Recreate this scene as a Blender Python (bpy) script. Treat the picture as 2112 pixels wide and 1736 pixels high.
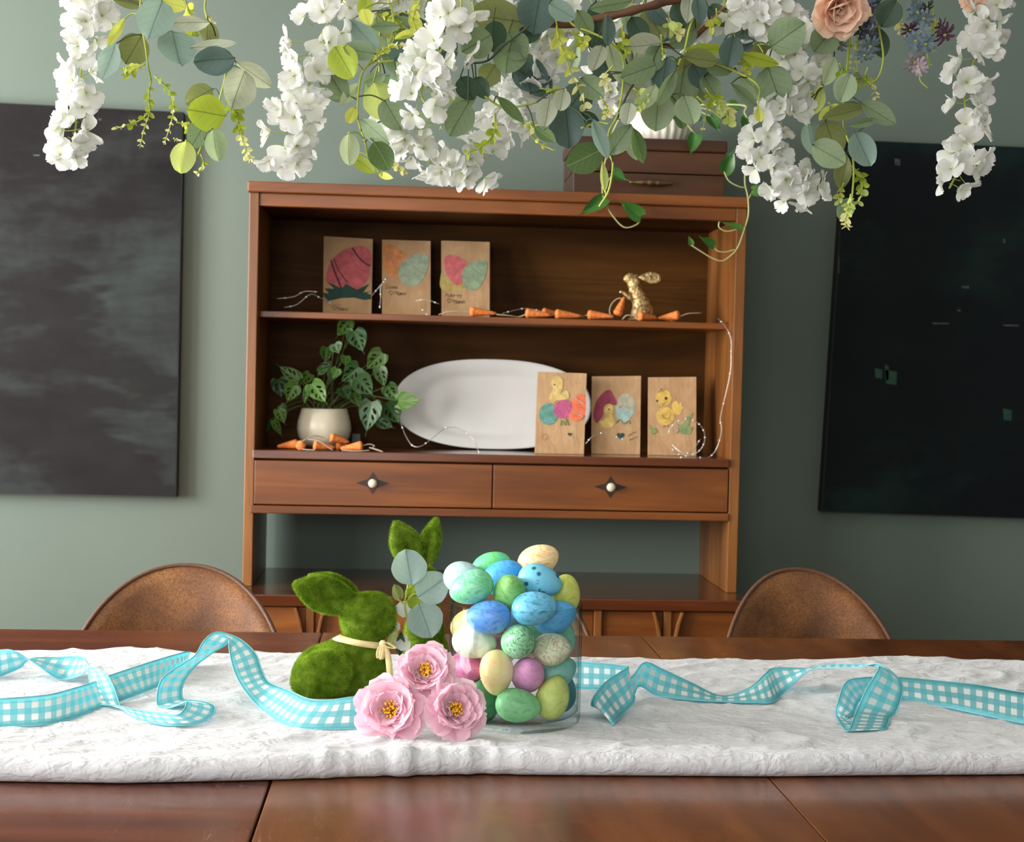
import bpy, bmesh, math, random
import numpy as np
from mathutils import Vector, Matrix, noise, Euler

for _o in list(bpy.data.objects):
    bpy.data.objects.remove(_o)
scene = bpy.context.scene
C = scene.collection
PI = math.pi

# ------------------------------------------------------------------ camera
IW, IH, FPX = 2112.0, 1736.0, 3000.0
YAW, PITCH, ROLL = 0.0705190, 0.0269874, 0.0237826
CAM = Vector((0, 0, 1.17))
Fv = Vector((math.sin(YAW) * math.cos(PITCH), math.cos(YAW) * math.cos(PITCH), -math.sin(PITCH)))
R0 = Vector((math.cos(YAW), -math.sin(YAW), 0))
U0 = R0.cross(Fv)
Rv = (R0 * math.cos(ROLL) + U0 * math.sin(ROLL)).normalized()
Uv = Rv.cross(Fv).normalized()
cd = bpy.data.cameras.new('camera')
cam = bpy.data.objects.new('camera', cd)
C.objects.link(cam)
cam.matrix_world = Matrix(((Rv.x, Uv.x, -Fv.x, CAM.x), (Rv.y, Uv.y, -Fv.y, CAM.y), (Rv.z, Uv.z, -Fv.z, CAM.z), (0, 0, 0, 1)))
cd.sensor_fit = 'HORIZONTAL'
cd.sensor_width = 36.0
cd.lens = FPX / IW * 36.0
cd.clip_start = 0.05
cd.clip_end = 60
cd.dof.use_dof = True
cd.dof.focus_distance = 1.78
cd.dof.aperture_fstop = 15.0
scene.camera = cam

# ------------------------------------------------------------------ view, world, daylight
scene.view_settings.view_transform = 'Standard'
scene.view_settings.look = 'None'
scene.view_settings.gamma = 1.0
scene.view_settings.use_curve_mapping = False
scene.view_settings.exposure = 0.28
try:
    scene.cycles.transparent_max_bounces = 10
    scene.cycles.max_bounces = 6
    scene.cycles.diffuse_bounces = 4
    scene.cycles.glossy_bounces = 2
    scene.cycles.transmission_bounces = 5
    scene.cycles.caustics_reflective = False
    scene.cycles.caustics_refractive = False
    scene.cycles.sample_clamp_indirect = 4.0
except Exception:
    pass
world = bpy.data.worlds.new('sky')
scene.world = world
world.use_nodes = True
_bg = world.node_tree.nodes['Background']
_bg.inputs[0].default_value = (0.75, 0.86, 1.0, 1)
_bg.inputs[1].default_value = 1.0

ROOM_X0, ROOM_X1, ROOM_Y0, ROOM_Y1, ROOM_H = -3.0, 2.5, -1.7, 3.985, 2.55
WIN_L = (1.25, 3.10, 0.70, 2.25)     # y0, y1, z0, z1 of the far window in the left wall
WIN_N = (-1.0, 0.75, 0.70, 2.25)     # the near window in the left wall
WIN_F = (-1.55, 0.15, 0.85, 2.30)    # x0, x1, z0, z1 of the window in the wall behind the camera

def area_light(name, loc, rot, sx, sy, power, col):
    ld = bpy.data.lights.new(name, 'AREA')
    ld.shape = 'RECTANGLE'
    ld.size, ld.size_y, ld.energy, ld.color = sx, sy, power, col
    lo = bpy.data.objects.new(name, ld)
    lo.location, lo.rotation_euler = loc, rot
    C.objects.link(lo)
    return lo
# daylight entering by the windows
area_light('daylight_left', (ROOM_X0 - 0.16, (WIN_L[0] + WIN_L[1]) / 2, (WIN_L[2] + WIN_L[3]) / 2), (0, -PI / 2, 0), WIN_L[3] - WIN_L[2], WIN_L[1] - WIN_L[0], 235, (1.0, 0.985, 0.955))
area_light('daylight_left_near', (ROOM_X0 - 0.16, (WIN_N[0] + WIN_N[1]) / 2, (WIN_N[2] + WIN_N[3]) / 2), (0, -PI / 2, 0), WIN_N[3] - WIN_N[2], WIN_N[1] - WIN_N[0], 80, (1.0, 0.985, 0.955))
area_light('daylight_behind', ((WIN_F[0] + WIN_F[1]) / 2, ROOM_Y0 - 0.16, (WIN_F[2] + WIN_F[3]) / 2), (PI / 2, 0, 0), WIN_F[1] - WIN_F[0], WIN_F[3] - WIN_F[2], 42, (1.0, 0.99, 0.98))

# ------------------------------------------------------------------ pixel helpers (where the photo's lines meet known planes)
def ray(px, py):
    return Fv + Rv * ((px - IW / 2) / FPX) - Uv * ((py - IH / 2) / FPX)
def P(px, py, Y):
    d = ray(px, py)
    return CAM + d * (Y / d.y)
def PZ(px, py, Z):
    d = ray(px, py)
    return CAM + d * ((Z - CAM.z) / d.z)
def mpp(Y):
    return Y / FPX

# ------------------------------------------------------------------ object helpers
def props(o, label=None, cat=None, group=None, kind=None):
    if label: o['label'] = label
    if cat: o['category'] = cat
    if group: o['group'] = group
    if kind: o['kind'] = kind
    return o
def thing(name, label, cat, loc=(0, 0, 0), group=None):
    o = bpy.data.objects.new(name, None)
    o.empty_display_size = 0.02
    o.location = loc
    C.objects.link(o)
    return props(o, label, cat, group)
def wloc(o):
    v = Vector((0, 0, 0))
    while o is not None:
        v += o.location
        o = o.parent
    return v
class MB:
    """collects vertices and faces in world coordinates"""
    def __init__(self):
        self.v, self.f, self.uv = [], [], {}
    def add(self, vs, fs):
        n = len(self.v)
        self.v += [tuple(x) for x in vs]
        self.f += [tuple(i + n for i in f) for f in fs]
        return n
    def box(self, x0, x1, y0, y1, z0, z1):
        self.add([(x0, y0, z0), (x1, y0, z0), (x1, y1, z0), (x0, y1, z0), (x0, y0, z1), (x1, y0, z1), (x1, y1, z1), (x0, y1, z1)],
                 [(0, 3, 2, 1), (4, 5, 6, 7), (0, 1, 5, 4), (1, 2, 6, 5), (2, 3, 7, 6), (3, 0, 4, 7)])
        return self
    def prism(self, pts, d):
        """polygon pts (world) extruded along vector d"""
        n = len(pts)
        vs = [Vector(p) for p in pts] + [Vector(p) + Vector(d) for p in pts]
        fs = [tuple(range(n - 1, -1, -1)), tuple(range(n, 2 * n))]
        fs += [(i, (i + 1) % n, n + (i + 1) % n, n + i) for i in range(n)]
        self.add(vs, fs)
        return self
    def tube(self, pts, r, seg=6, cap=True):
        pts = [Vector(p) for p in pts]
        n = len(pts)
        rs = r if isinstance(r, (list, tuple)) else [r] * n
        t0 = (pts[1] - pts[0]).normalized()
        a = t0.orthogonal().normalized()
        vs = []
        for i, p in enumerate(pts):
            t = (pts[min(i + 1, n - 1)] - pts[max(i - 1, 0)])
            t = t.normalized() if t.length > 1e-9 else t0
            a = (a - t * a.dot(t))
            a = a.normalized() if a.length > 1e-6 else t.orthogonal().normalized()
            b = t.cross(a)
            for k in range(seg):
                w = 2 * PI * k / seg
                vs.append(p + (a * math.cos(w) + b * math.sin(w)) * rs[i])
        fs = [(i * seg + k, i * seg + (k + 1) % seg, (i + 1) * seg + (k + 1) % seg, (i + 1) * seg + k) for i in range(n - 1) for k in range(seg)]
        if cap:
            fs += [tuple(range(seg - 1, -1, -1)), tuple(range((n - 1) * seg, n * seg))]
        self.add(vs, fs)
        return self
    def lathe(self, prof, c, seg=32, axis=None, closed=False):
        """prof list of (r, h) turned round the axis through c (default up)"""
        ax = Vector(axis).normalized() if axis else Vector((0, 0, 1))
        a = ax.orthogonal().normalized(); b = ax.cross(a); c = Vector(c)
        vs = [c + ax * h + (a * math.cos(2 * PI * k / seg) + b * math.sin(2 * PI * k / seg)) * r for r, h in prof for k in range(seg)]
        m = len(prof)
        rng = range(m) if closed else range(m - 1)
        fs = [(i * seg + k, i * seg + (k + 1) % seg, ((i + 1) % m) * seg + (k + 1) % seg, ((i + 1) % m) * seg + k) for i in rng for k in range(seg)]
        if not closed:
            fs += [tuple(range(seg - 1, -1, -1)), tuple(range((m - 1) * seg, m * seg))]
        self.add(vs, fs)
        return self
    def ellipsoid(self, c, rad, rot=None, seg=20, rings=12):
        c = Vector(c); M = rot.to_3x3() if rot else Matrix.Identity(3)
        vs = [c + M @ Vector((0, 0, rad[2]))]
        for i in range(1, rings):
            th = PI * i / rings
            for k in range(seg):
                w = 2 * PI * k / seg
                vs.append(c + M @ Vector((rad[0] * math.sin(th) * math.cos(w), rad[1] * math.sin(th) * math.sin(w), rad[2] * math.cos(th))))
        vs.append(c + M @ Vector((0, 0, -rad[2])))
        fs = [(0, 1 + k, 1 + (k + 1) % seg) for k in range(seg)]
        for i in range(rings - 2):
            for k in range(seg):
                a_ = 1 + i * seg + k; b_ = 1 + i * seg + (k + 1) % seg
                fs.append((a_, a_ + seg, b_ + seg, b_))
        e = len(vs) - 1; base = 1 + (rings - 2) * seg
        fs += [(e, base + (k + 1) % seg, base + k) for k in range(seg)]
        self.add(vs, fs)
        return self
    def mesh(self, name, off=(0, 0, 0)):
        me = bpy.data.meshes.new(name)
        off = Vector(off)
        me.from_pydata([tuple(Vector(v) - off) for v in self.v], [], self.f)
        me.update()
        return me
    def build(self, name, mat, parent=None, smooth=False, bevel=0, seg=2, label=None, kind=None, loc=None, autosmooth=False):
        off = wloc(parent) if parent else Vector(loc or (0, 0, 0))
        me = self.mesh(name, off)
        bm = bmesh.new(); bm.from_mesh(me)
        bmesh.ops.recalc_face_normals(bm, faces=bm.faces)
        if bevel:
            bmesh.ops.bevel(bm, geom=[e for e in bm.edges if e.calc_face_angle(0) > 0.5], offset=bevel, segments=seg, affect='EDGES', profile=0.5)
        bm.to_mesh(me); bm.free()
        return link(name, me, mat, parent, smooth, label, kind, None if parent else (loc or (0, 0, 0)))
def link(name, me, mat, parent=None, smooth=False, label=None, kind=None, loc=None):
    if mat is not None and not me.materials:
        me.materials.append(mat)
    if smooth:
        me.polygons.foreach_set('use_smooth', [True] * len(me.polygons))
    o = bpy.data.objects.new(name, me)
    C.objects.link(o)
    if parent: o.parent = parent
    if loc is not None: o.location = loc
    if label: o['label'] = label
    if kind: o['kind'] = kind
    return o
def catmull(pts, n=8):
    pts = [np.array(p, float) for p in pts]
    out = []
    for i in range(len(pts) - 1):
        p0 = pts[i - 1] if i > 0 else 2 * pts[0] - pts[1]
        p1, p2 = pts[i], pts[i + 1]
        p3 = pts[i + 2] if i + 2 < len(pts) else 2 * pts[-1] - pts[-2]
        for k in range(n):
            t = k / n
            out.append(0.5 * ((2 * p1) + (-p0 + p2) * t + (2 * p0 - 5 * p1 + 4 * p2 - p3) * t * t + (-p0 + 3 * p1 - 3 * p2 + p3) * t ** 3))
    out.append(pts[-1])
    return out
def grid_mesh(name, vs, nu, nv, uvs=None, closed_u=False):
    """vs in rows of nu, nv rows"""
    fs = [(j * nu + i, j * nu + i + 1, (j + 1) * nu + i + 1, (j + 1) * nu + i) for j in range(nv - 1) for i in range(nu - 1)]
    me = bpy.data.meshes.new(name)
    me.from_pydata([tuple(v) for v in vs], [], fs)
    if uvs:
        ul = me.uv_layers.new(name='uv')
        for l in me.loops:
            ul.data[l.index].uv = uvs[l.vertex_index]
    me.update()
    return me

# ------------------------------------------------------------------ materials
def lin(c):
    return tuple((x / 255 / 12.92) if x / 255 <= 0.04045 else ((x / 255 + 0.055) / 1.055) ** 2.4 for x in c) + (1.0,)
class NT:
    def __init__(self, name):
        self.m = bpy.data.materials.new(name); self.m.use_nodes = True
        self.t = self.m.node_tree; self.b = self.t.nodes['Principled BSDF']; self.out = self.t.nodes['Material Output']
    def n(self, typ, **kw):
        nd = self.t.nodes.new('ShaderNode' + typ)
        for k, v in kw.items():
            if hasattr(nd, k): setattr(nd, k, v)
        return nd
    def L(self, a, b): self.t.links.new(a, b)
    def coords(self, scale=(1, 1, 1), rot=(0, 0, 0), out='Object'):
        tc = self.n('TexCoord'); mp = self.n('Mapping')
        mp.inputs['Scale'].default_value = scale; mp.inputs['Rotation'].default_value = rot
        self.L(tc.outputs[out], mp.inputs[0]); return mp.outputs[0]
    def noise(self, vec, scale, detail=3, rough=0.5, dist=0):
        nd = self.n('TexNoise'); nd.inputs['Scale'].default_value = scale; nd.inputs['Detail'].default_value = detail
        nd.inputs['Roughness'].default_value = rough; nd.inputs['Distortion'].default_value = dist
        if vec is not None: self.L(vec, nd.inputs['Vector'])
        return nd.outputs['Fac']
    def ramp(self, fac, stops):
        r = self.n('ValToRGB'); e = r.color_ramp.elements
        while len(e) < len(stops): e.new(0.5)
        for i, (p, c) in enumerate(stops):
            e[i].position = p; e[i].color = c
        self.L(fac, r.inputs[0]); return r.outputs[0]
    def math(self, op, a, b=None, c=None):
        nd = self.n('Math', operation=op)
        for i, x in enumerate((a, b, c)):
            if x is None: continue
            if isinstance(x, (int, float)): nd.inputs[i].default_value = x
            else: self.L(x, nd.inputs[i])
        return nd.outputs[0]
    def mix(self, fac, a, b, blend='MIX'):
        nd = self.n('MixRGB', blend_type=blend)
        for i, x in enumerate((fac, a, b)):
            if isinstance(x, (int, float)): nd.inputs[i].default_value = x
            elif isinstance(x, tuple): nd.inputs[i].default_value = x
            else: self.L(x, nd.inputs[i])
        return nd.outputs[0]
    def bump(self, h, strength=0.2, dist=0.01):
        nd = self.n('Bump'); nd.inputs['Strength'].default_value = strength; nd.inputs['Distance'].default_value = dist
        self.L(h, nd.inputs['Height']); self.L(nd.outputs[0], self.b.inputs['Normal']); return nd.outputs[0]
    def set(self, rough=None, metal=None, spec=None, coat=None, sheen=None, col=None, sss=None):
        b = self.b
        if rough is not None: b.inputs['Roughness'].default_value = rough
        if metal is not None: b.inputs['Metallic'].default_value = metal
        if spec is not None: b.inputs['Specular IOR Level'].default_value = spec
        if coat is not None: b.inputs['Coat Weight'].default_value = coat; b.inputs['Coat Roughness'].default_value = 0.15
        if sheen is not None: b.inputs['Sheen Weight'].default_value = sheen
        if sss is not None: b.inputs['Subsurface Weight'].default_value = sss; b.inputs['Subsurface Scale'].default_value = 0.01
        if col is not None:
            if isinstance(col, tuple): b.inputs['Base Color'].default_value = col
            else: self.L(col, b.inputs['Base Color'])
        return self
    def translucent(self, fac, col):
        """mix some light let through the sheet into the surface"""
        tr = self.n('BsdfTranslucent'); mx = self.n('MixShader')
        if isinstance(col, tuple): tr.inputs[0].default_value = col
        else: self.L(col, tr.inputs[0])
        if isinstance(fac, (int, float)): mx.inputs[0].default_value = fac
        else: self.L(fac, mx.inputs[0])
        self.L(self.b.outputs[0], mx.inputs[1]); self.L(tr.outputs[0], mx.inputs[2]); self.L(mx.outputs[0], self.out.inputs[0])
        return self

def m_plain(name, c, rough=0.5, var=0.12, scale=30, metal=0, spec=0.5, bump=0.0, coat=None):
    t = NT(name); v = t.coords()
    f = t.noise(v, scale, 2)
    dark = tuple(x * (1 - var) for x in lin(c)[:3]) + (1,); lite = tuple(min(1, x * (1 + var)) for x in lin(c)[:3]) + (1,)
    t.set(rough=rough, metal=metal, spec=spec, coat=coat, col=t.ramp(f, [(0.3, dark), (0.7, lite)]))
    if bump: t.bump(t.noise(v, scale * 3, 1), bump, 0.004)
    return t.m
def m_wood(name, dark, mid, lite, axis='X', rough=0.38, scale=1.0, coat=0.25, figure=0.55, spec=0.5):
    """wood whose grain runs along one axis of the thing"""
    t = NT(name)
    s = {'X': (1.6, 16, 16), 'Y': (16, 1.6, 16), 'Z': (16, 16, 1.6)}[axis]
    v = t.coords(tuple(k * scale for k in s))
    big = t.noise(v, 0.55, 1, 0.5, 0.6)
    rings = t.math('FRACT', t.math('MULTIPLY', big, 11.0))
    rings = t.math('ABSOLUTE', t.math('SUBTRACT', rings, 0.5))
    fine = t.noise(t.coords(tuple(k * scale * 7 for k in s)), 1.0, 2, 0.6)
    col = t.ramp(t.noise(v, 0.8, 2, 0.55), [(0.25, lin(dark)), (0.5, lin(mid)), (0.78, lin(lite))])
    col = t.mix(t.math('MULTIPLY', t.math('SUBTRACT', 0.5, rings), figure), col, lin(dark))
    col = t.mix(t.math('MULTIPLY', t.math('SUBTRACT', fine, 0.35), 0.5), col, tuple(x * 0.55 for x in lin(dark)[:3]) + (1,))
    t.set(rough=rough, coat=coat, col=col, spec=spec)
    return t.m

# ================================================================== the room
def m_wall():
    t = NT('wall_paint'); v = t.coords()
    t.set(rough=0.6, spec=0.3, col=t.ramp(t.noise(v, 1.3, 2), [(0.35, lin((102, 115, 106))), (0.65, lin((107, 120, 110)))]))
    return t.m
M_WALL = m_wall()
M_CEIL = m_plain('ceiling_paint', (222, 220, 214), 0.8, 0.03, 4)
M_TRIM = m_plain('white_trim_paint', (225, 224, 218), 0.4, 0.03)
M_FLOOR = m_wood('floor_wood', (82, 52, 32), (120, 78, 48), (148, 102, 66), 'Y', 0.35)

def struct(o): o['kind'] = 'structure'; return o
def wall_with_hole(name, fixed, axis, a0, a1, h, hole, thick):
    """a wall in blocks round its window openings (one solid shell)"""
    mb = MB(); blocks, at = [], a0
    for b0, b1, z0, z1 in hole:
        blocks += [(at, b0, 0, h), (b0, b1, 0, z0), (b0, b1, z1, h)]; at = b1
    for (p0, p1, q0, q1) in blocks + [(at, a1, 0, h)]:
        if axis == 'x': mb.box(min(fixed, fixed + thick), max(fixed, fixed + thick), p0, p1, q0, q1)
        else: mb.box(p0, p1, min(fixed, fixed + thick), max(fixed, fixed + thick), q0, q1)
    return struct(mb.build(name, M_WALL))
struct(MB().box(ROOM_X0 - 0.12, ROOM_X1 + 0.12, ROOM_Y1, ROOM_Y1 + 0.12, 0, ROOM_H).build('wall_back', M_WALL))
wall_with_hole('wall_left', ROOM_X0, 'x', ROOM_Y0, ROOM_Y1, ROOM_H, [WIN_N, WIN_L], -0.12)
struct(MB().box(ROOM_X1, ROOM_X1 + 0.12, ROOM_Y0, ROOM_Y1, 0, ROOM_H).build('wall_right', M_WALL))
wall_with_hole('wall_front', ROOM_Y0, 'y', ROOM_X0 - 0.12, ROOM_X1 + 0.12, ROOM_H, [WIN_F], -0.12)
struct(MB().box(ROOM_X0 - 0.12, ROOM_X1 + 0.12, ROOM_Y0 - 0.12, ROOM_Y1 + 0.12, -0.1, 0).build('floor', M_FLOOR))
struct(MB().box(ROOM_X0 - 0.12, ROOM_X1 + 0.12, ROOM_Y0 - 0.12, ROOM_Y1 + 0.12, ROOM_H, ROOM_H + 0.1).build('ceiling', M_CEIL))
struct(MB().box(ROOM_X0, ROOM_X1, ROOM_Y1 - 0.012, ROOM_Y1, 0, 0.11).build('baseboard_back', M_TRIM, bevel=0.003))
def m_pane():
    t = NT('window_glass'); tr = t.n('BsdfTransparent'); gl = t.n('BsdfGlossy'); mx = t.n('MixShader'); lw = t.n('LayerWeight')
    gl.inputs['Roughness'].default_value = 0.02; lw.inputs['Blend'].default_value = 0.15
    t.L(t.math('MULTIPLY', t.math('POWER', lw.outputs['Facing'], 3.0), 0.4), mx.inputs[0])
    t.L(tr.outputs[0], mx.inputs[1]); t.L(gl.outputs[0], mx.inputs[2]); t.L(mx.outputs[0], t.out.inputs[0]); return t.m
M_PANE = m_pane()
def window(name, axis, fixed, hole):
    b0, b1, z0, z1 = hole
    root = bpy.data.objects.new(name, None); C.objects.link(root); root['kind'] = 'structure'
    root.location = (fixed, b0, z0) if axis == 'x' else (b0, fixed, z0)
    def bx(p0, p1, d0, d1, q0, q1, nm, mat, bev=0.003):
        mb = MB()
        if axis == 'x': mb.box(fixed + d0, fixed + d1, p0, p1, q0, q1)
        else: mb.box(p0, p1, fixed + d0, fixed + d1, q0, q1)
        return mb.build(nm, mat, root, bevel=bev)
    w = 0.05; mid = (b0 + b1) / 2
    for nm, r in (('window_frame', (b0, b0 + w, z0, z1)), ('window_frame', (b1 - w, b1, z0, z1)), ('window_frame', (b0, b1, z1 - w, z1)), ('window_frame', (b0, b1, z0, z0 + w)), ('mullion', (mid - 0.03, mid + 0.03, z0, z1))):
        bx(r[0], r[1], -0.09, -0.03, r[2], r[3], nm, M_TRIM)
    bx(b0 + w, mid - 0.03, -0.063, -0.059, z0 + w, z1 - w, 'pane', M_PANE, 0)
    bx(mid + 0.03, b1 - w, -0.063, -0.059, z0 + w, z1 - w, 'pane', M_PANE, 0)
    bx(b0 - 0.05, b1 + 0.05, -0.03, 0.06, z0 - 0.03, z0, 'window_sill', M_TRIM)
window('window_1', 'x', ROOM_X0, WIN_L)
window('window_2', 'y', ROOM_Y0, WIN_F)
window('window_3', 'x', ROOM_X0, WIN_N)

# ================================================================== hutch on the sideboard
WD, WM, WL = (84, 42, 12), (130, 72, 26), (154, 93, 40)
M_HX = m_wood('walnut_across', WD, WM, WL, 'X', 0.4, 1.0, 0.1)
M_HZ = m_wood('walnut_upright', (90, 52, 20), (134, 82, 36), (156, 102, 50), 'Z', 0.42, 1.0, 0.1)
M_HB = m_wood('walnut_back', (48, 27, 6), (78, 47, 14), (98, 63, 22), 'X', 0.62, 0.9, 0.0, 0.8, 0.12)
M_HDR = m_wood('walnut_drawer', WD, (134, 76, 29), (158, 97, 44), 'X', 0.38, 0.75, 0.12, 0.7)
M_HDARK = m_wood('walnut_dark_top', (60, 28, 12), (92, 46, 22), (112, 60, 32), 'X', 0.22, 1.0, 0.5)
M_INLAY = m_plain('dark_inlay', (48, 28, 18), 0.4, 0.2)
M_KNOB = m_plain('ivory_knob', (214, 205, 178), 0.3, 0.05, coat=0.5)
HF, HBK = 3.60, 3.95
HX0, HX1 = -0.401, 0.831
ZB = 0.652                                     # sideboard top
z_shelf = (P(540, 641, 3.66).z + P(1490, 666, 3.66).z) / 2
z_ctr = (P(525, 926, HF).z + P(1503, 948, HF).z) / 2
z_dt = (P(522, 944, HF).z + P(1500, 966, HF).z) / 2
z_db = (P(517, 1040, HF).z + P(1500, 1057, HF).z) / 2
z_rb = (P(517, 1057, HF).z + P(1503, 1075, HF).z) / 2
hutch = thing('hutch', 'walnut hutch with open shelves and two drawers with star inlays standing on the sideboard', 'hutch', (0.215, 3.78, ZB))
MB().box(HX0, HX0 + 0.024, HF, HBK, ZB, 1.617).build('side_panel', M_HZ, hutch, bevel=0.002)
MB().box(HX1 - 0.026, HX1, HF, HBK, ZB, 1.617).build('side_panel', M_HZ, hutch, bevel=0.002)
MB().box(HX0 - 0.004, HX1 + 0.004, HF - 0.012, HBK + 0.01, 1.617, 1.643).build('top_board', M_HX, hutch, bevel=0.003)
MB().box(HX0 + 0.024, HX1 - 0.026, HF + 0.004, HF + 0.024, 1.585, 1.617).build('top_rail', M_HX, hutch, bevel=0.002)
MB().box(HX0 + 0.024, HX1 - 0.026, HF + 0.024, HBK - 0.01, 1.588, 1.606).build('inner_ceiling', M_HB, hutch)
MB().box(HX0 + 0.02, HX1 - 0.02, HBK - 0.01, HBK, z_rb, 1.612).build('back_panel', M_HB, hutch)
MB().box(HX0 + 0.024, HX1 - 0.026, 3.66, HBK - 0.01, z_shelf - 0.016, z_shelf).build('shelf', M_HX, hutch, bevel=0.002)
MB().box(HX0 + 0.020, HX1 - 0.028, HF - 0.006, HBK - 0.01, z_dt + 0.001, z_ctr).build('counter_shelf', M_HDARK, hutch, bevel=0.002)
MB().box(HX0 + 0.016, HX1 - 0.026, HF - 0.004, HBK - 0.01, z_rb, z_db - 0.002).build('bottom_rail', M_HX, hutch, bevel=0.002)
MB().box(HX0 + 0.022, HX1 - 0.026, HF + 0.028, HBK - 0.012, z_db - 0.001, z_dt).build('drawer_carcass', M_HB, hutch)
xdiv = P(1016, 1000, HF).x
for (xa, xb, kx, ky) in ((HX0 + 0.025, xdiv - 0.0015, 769, 996), (xdiv + 0.0015, HX1 - 0.029, 1259, 1004)):
    dr = MB().box(xa, xb, HF - 0.001, HF + 0.02, z_db + 0.001, z_dt - 0.004).build('drawer', M_HDR, hutch, bevel=0.0015)
    k = P(kx, ky, HF)
    star = []
    for (dx, dz) in ((1, 0), (0, 1), (-1, 0), (0, -1)):
        star.append(Vector((k.x + dx * 0.042, HF - 0.0016, k.z + dz * 0.028)))
        nx = {(1, 0): (1, 1), (0, 1): (-1, 1), (-1, 0): (-1, -1), (0, -1): (1, -1)}[(dx, dz)]
        star.append(Vector((k.x + nx[0] * 0.012, HF - 0.0016, k.z + nx[1] * 0.0095)))
    MB().prism(star, (0, 0.001, 0)).build('star_inlay', M_INLAY, dr, label='dark four pointed star inlay')
    MB().lathe([(0.006, 0), (0.006, 0.006), (0.0105, 0.010), (0.0112, 0.014), (0.009, 0.018), (0.003, 0.0195)], (k.x, HF - 0.0005, k.z), 20, (0, -1, 0)).build('knob', M_KNOB, dr, True, label='round ivory knob')

side = thing('sideboard', 'low walnut sideboard with sculpted upright pulls standing against the green wall', 'sideboard', (0.215, 3.7, 0))
MB().box(HX0, HX1, 3.47, 3.96, ZB - 0.028, ZB).build('top', M_HDARK, side, bevel=0.003)
MB().box(HX0 + 0.008, HX1 - 0.008, 3.50, 3.955, 0.14, ZB - 0.028).build('carcass', M_HX, side, bevel=0.002)
dx0, dx1 = HX0 + 0.02, HX1 - 0.02
edges = [dx0] + [P(x, 1290, 3.49).x for x in (640, 930, 1232)] + [P(1375, 1290, 3.49).x, dx1]
for i in range(5):
    d = MB().box(edges[i] + 0.0105, edges[i + 1] - 0.0105, 3.486, 3.4995, 0.17, ZB - 0.032).build('door', M_HDR, side, bevel=0.002)
for i, x in enumerate(edges[1:5]):
    MB().box(x - 0.0095, x + 0.0095, 3.478, 3.4995, 0.17, ZB - 0.030).build('stile', M_HZ, side, bevel=0.002)
    if i in (0, 3):      # sculpted pull that flares to the top
        for s in (-1, 1):
            zt = ZB - 0.031
            pts = [(x + s * 0.032, 3.485, zt), (x + s * 0.022, 3.485, zt - 0.03), (x + s * 0.013, 3.485, zt - 0.075), (x + s * 0.0105, 3.485, 0.3), (x + s * 0.017, 3.485, 0.3), (x + s * 0.021, 3.485, zt - 0.075), (x + s * 0.029, 3.485, zt - 0.03), (x + s * 0.038, 3.485, zt)]
            MB().prism(pts, (0, -0.016, 0)).build('pull', M_HZ, side, bevel=0.001)
for (x, y) in ((-0.34, 3.55), (0.77, 3.55), (-0.34, 3.9), (0.77, 3.9)):
    MB().lathe([(0.012, 0), (0.022, 0.14)], (x, y, 0), 16).build('leg', M_HZ, side, True)

# ================================================================== dining table
def m_table(name, axis, dark, mid, lite):
    t = NT(name)
    s = (9, 1.3, 9) if axis == 'Y' else (1.3, 9, 9)
    v = t.coords(s); w = t.coords()
    col = t.ramp(t.noise(v, 1.6, 3, 0.6, 0.4), [(0.25, lin(dark)), (0.5, lin(mid)), (0.75, lin(lite))])
    blot = t.noise(w, 14, 3, 0.6)
    col = t.mix(t.math('MULTIPLY', blot, 0.45), col, lin(dark))
    spk = t.noise(w, 170, 2, 0.7)
    spk = t.ramp(spk, [(0.70, (0, 0, 0, 1)), (0.76, (1, 1, 1, 1))])
    col = t.mix(t.math('MULTIPLY', spk, 0.35), col, lin((176, 128, 96)))
    sc = t.noise(t.coords((60, 5, 5), (0, 0, 0.6)), 1.3, 2, 0.4, 1.5)
    sc2 = t.ramp(t.math('ABSOLUTE', t.math('SUBTRACT', sc, 0.5)), [(0.0, (1, 1, 1, 1)), (0.006, (0, 0, 0, 1))])
    msk = t.ramp(t.noise(w, 5, 2), [(0.56, (0, 0, 0, 1)), (0.66, (1, 1, 1, 1))])
    col = t.mix(t.math('MULTIPLY', t.math('MULTIPLY', sc2, msk), 0.35), col, lin((190, 150, 120)))
    t.set(rough=0.27, col=col, coat=0.3)
    t.L(t.math('ADD', 0.2, t.math('MULTIPLY', blot, 0.2)), t.b.inputs['Roughness'])
    return t.m
M_TA = m_table('table_wood_side', 'X', (64, 27, 12), (104, 50, 26), (130, 68, 36))
M_TB = m_table('table_wood_leaf', 'Y', (68, 33, 12), (110, 60, 24), (136, 80, 36))
TZ = 0.75
TY0, TY1 = 1.14, 2.40
table = thing('dining_table', 'large scratched reddish brown wooden dining table with inserted leaves', 'table', (0.13, 1.77, 0))
XS1, XS2 = -0.135, 0.395
MB().box(-1.05, XS1 - 0.0012, TY0, TY1, TZ - 0.028, TZ).build('table_leaf', M_TA, table, bevel=0.0022)
MB().box(XS1 + 0.0012, XS2 - 0.0006, TY0, TY1, TZ - 0.028, TZ).build('table_leaf', M_TB, table, bevel=0.0012)
MB().box(XS2 + 0.0006, 1.40, TY0, TY1, TZ - 0.028, TZ).build('table_leaf', M_TB, table, bevel=0.0012)
for (x0, x1, y0, y1) in ((-0.95, 1.30, TY0 + 0.10, TY0 + 0.12), (-0.95, 1.30, TY1 - 0.12, TY1 - 0.10), (-0.97, -0.95, TY0 + 0.10, TY1 - 0.10), (1.30, 1.32, TY0 + 0.10, TY1 - 0.10)):
    MB().box(x0, x1, y0, y1, TZ - 0.11, TZ - 0.028).build('apron', M_TA, table)
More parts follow.
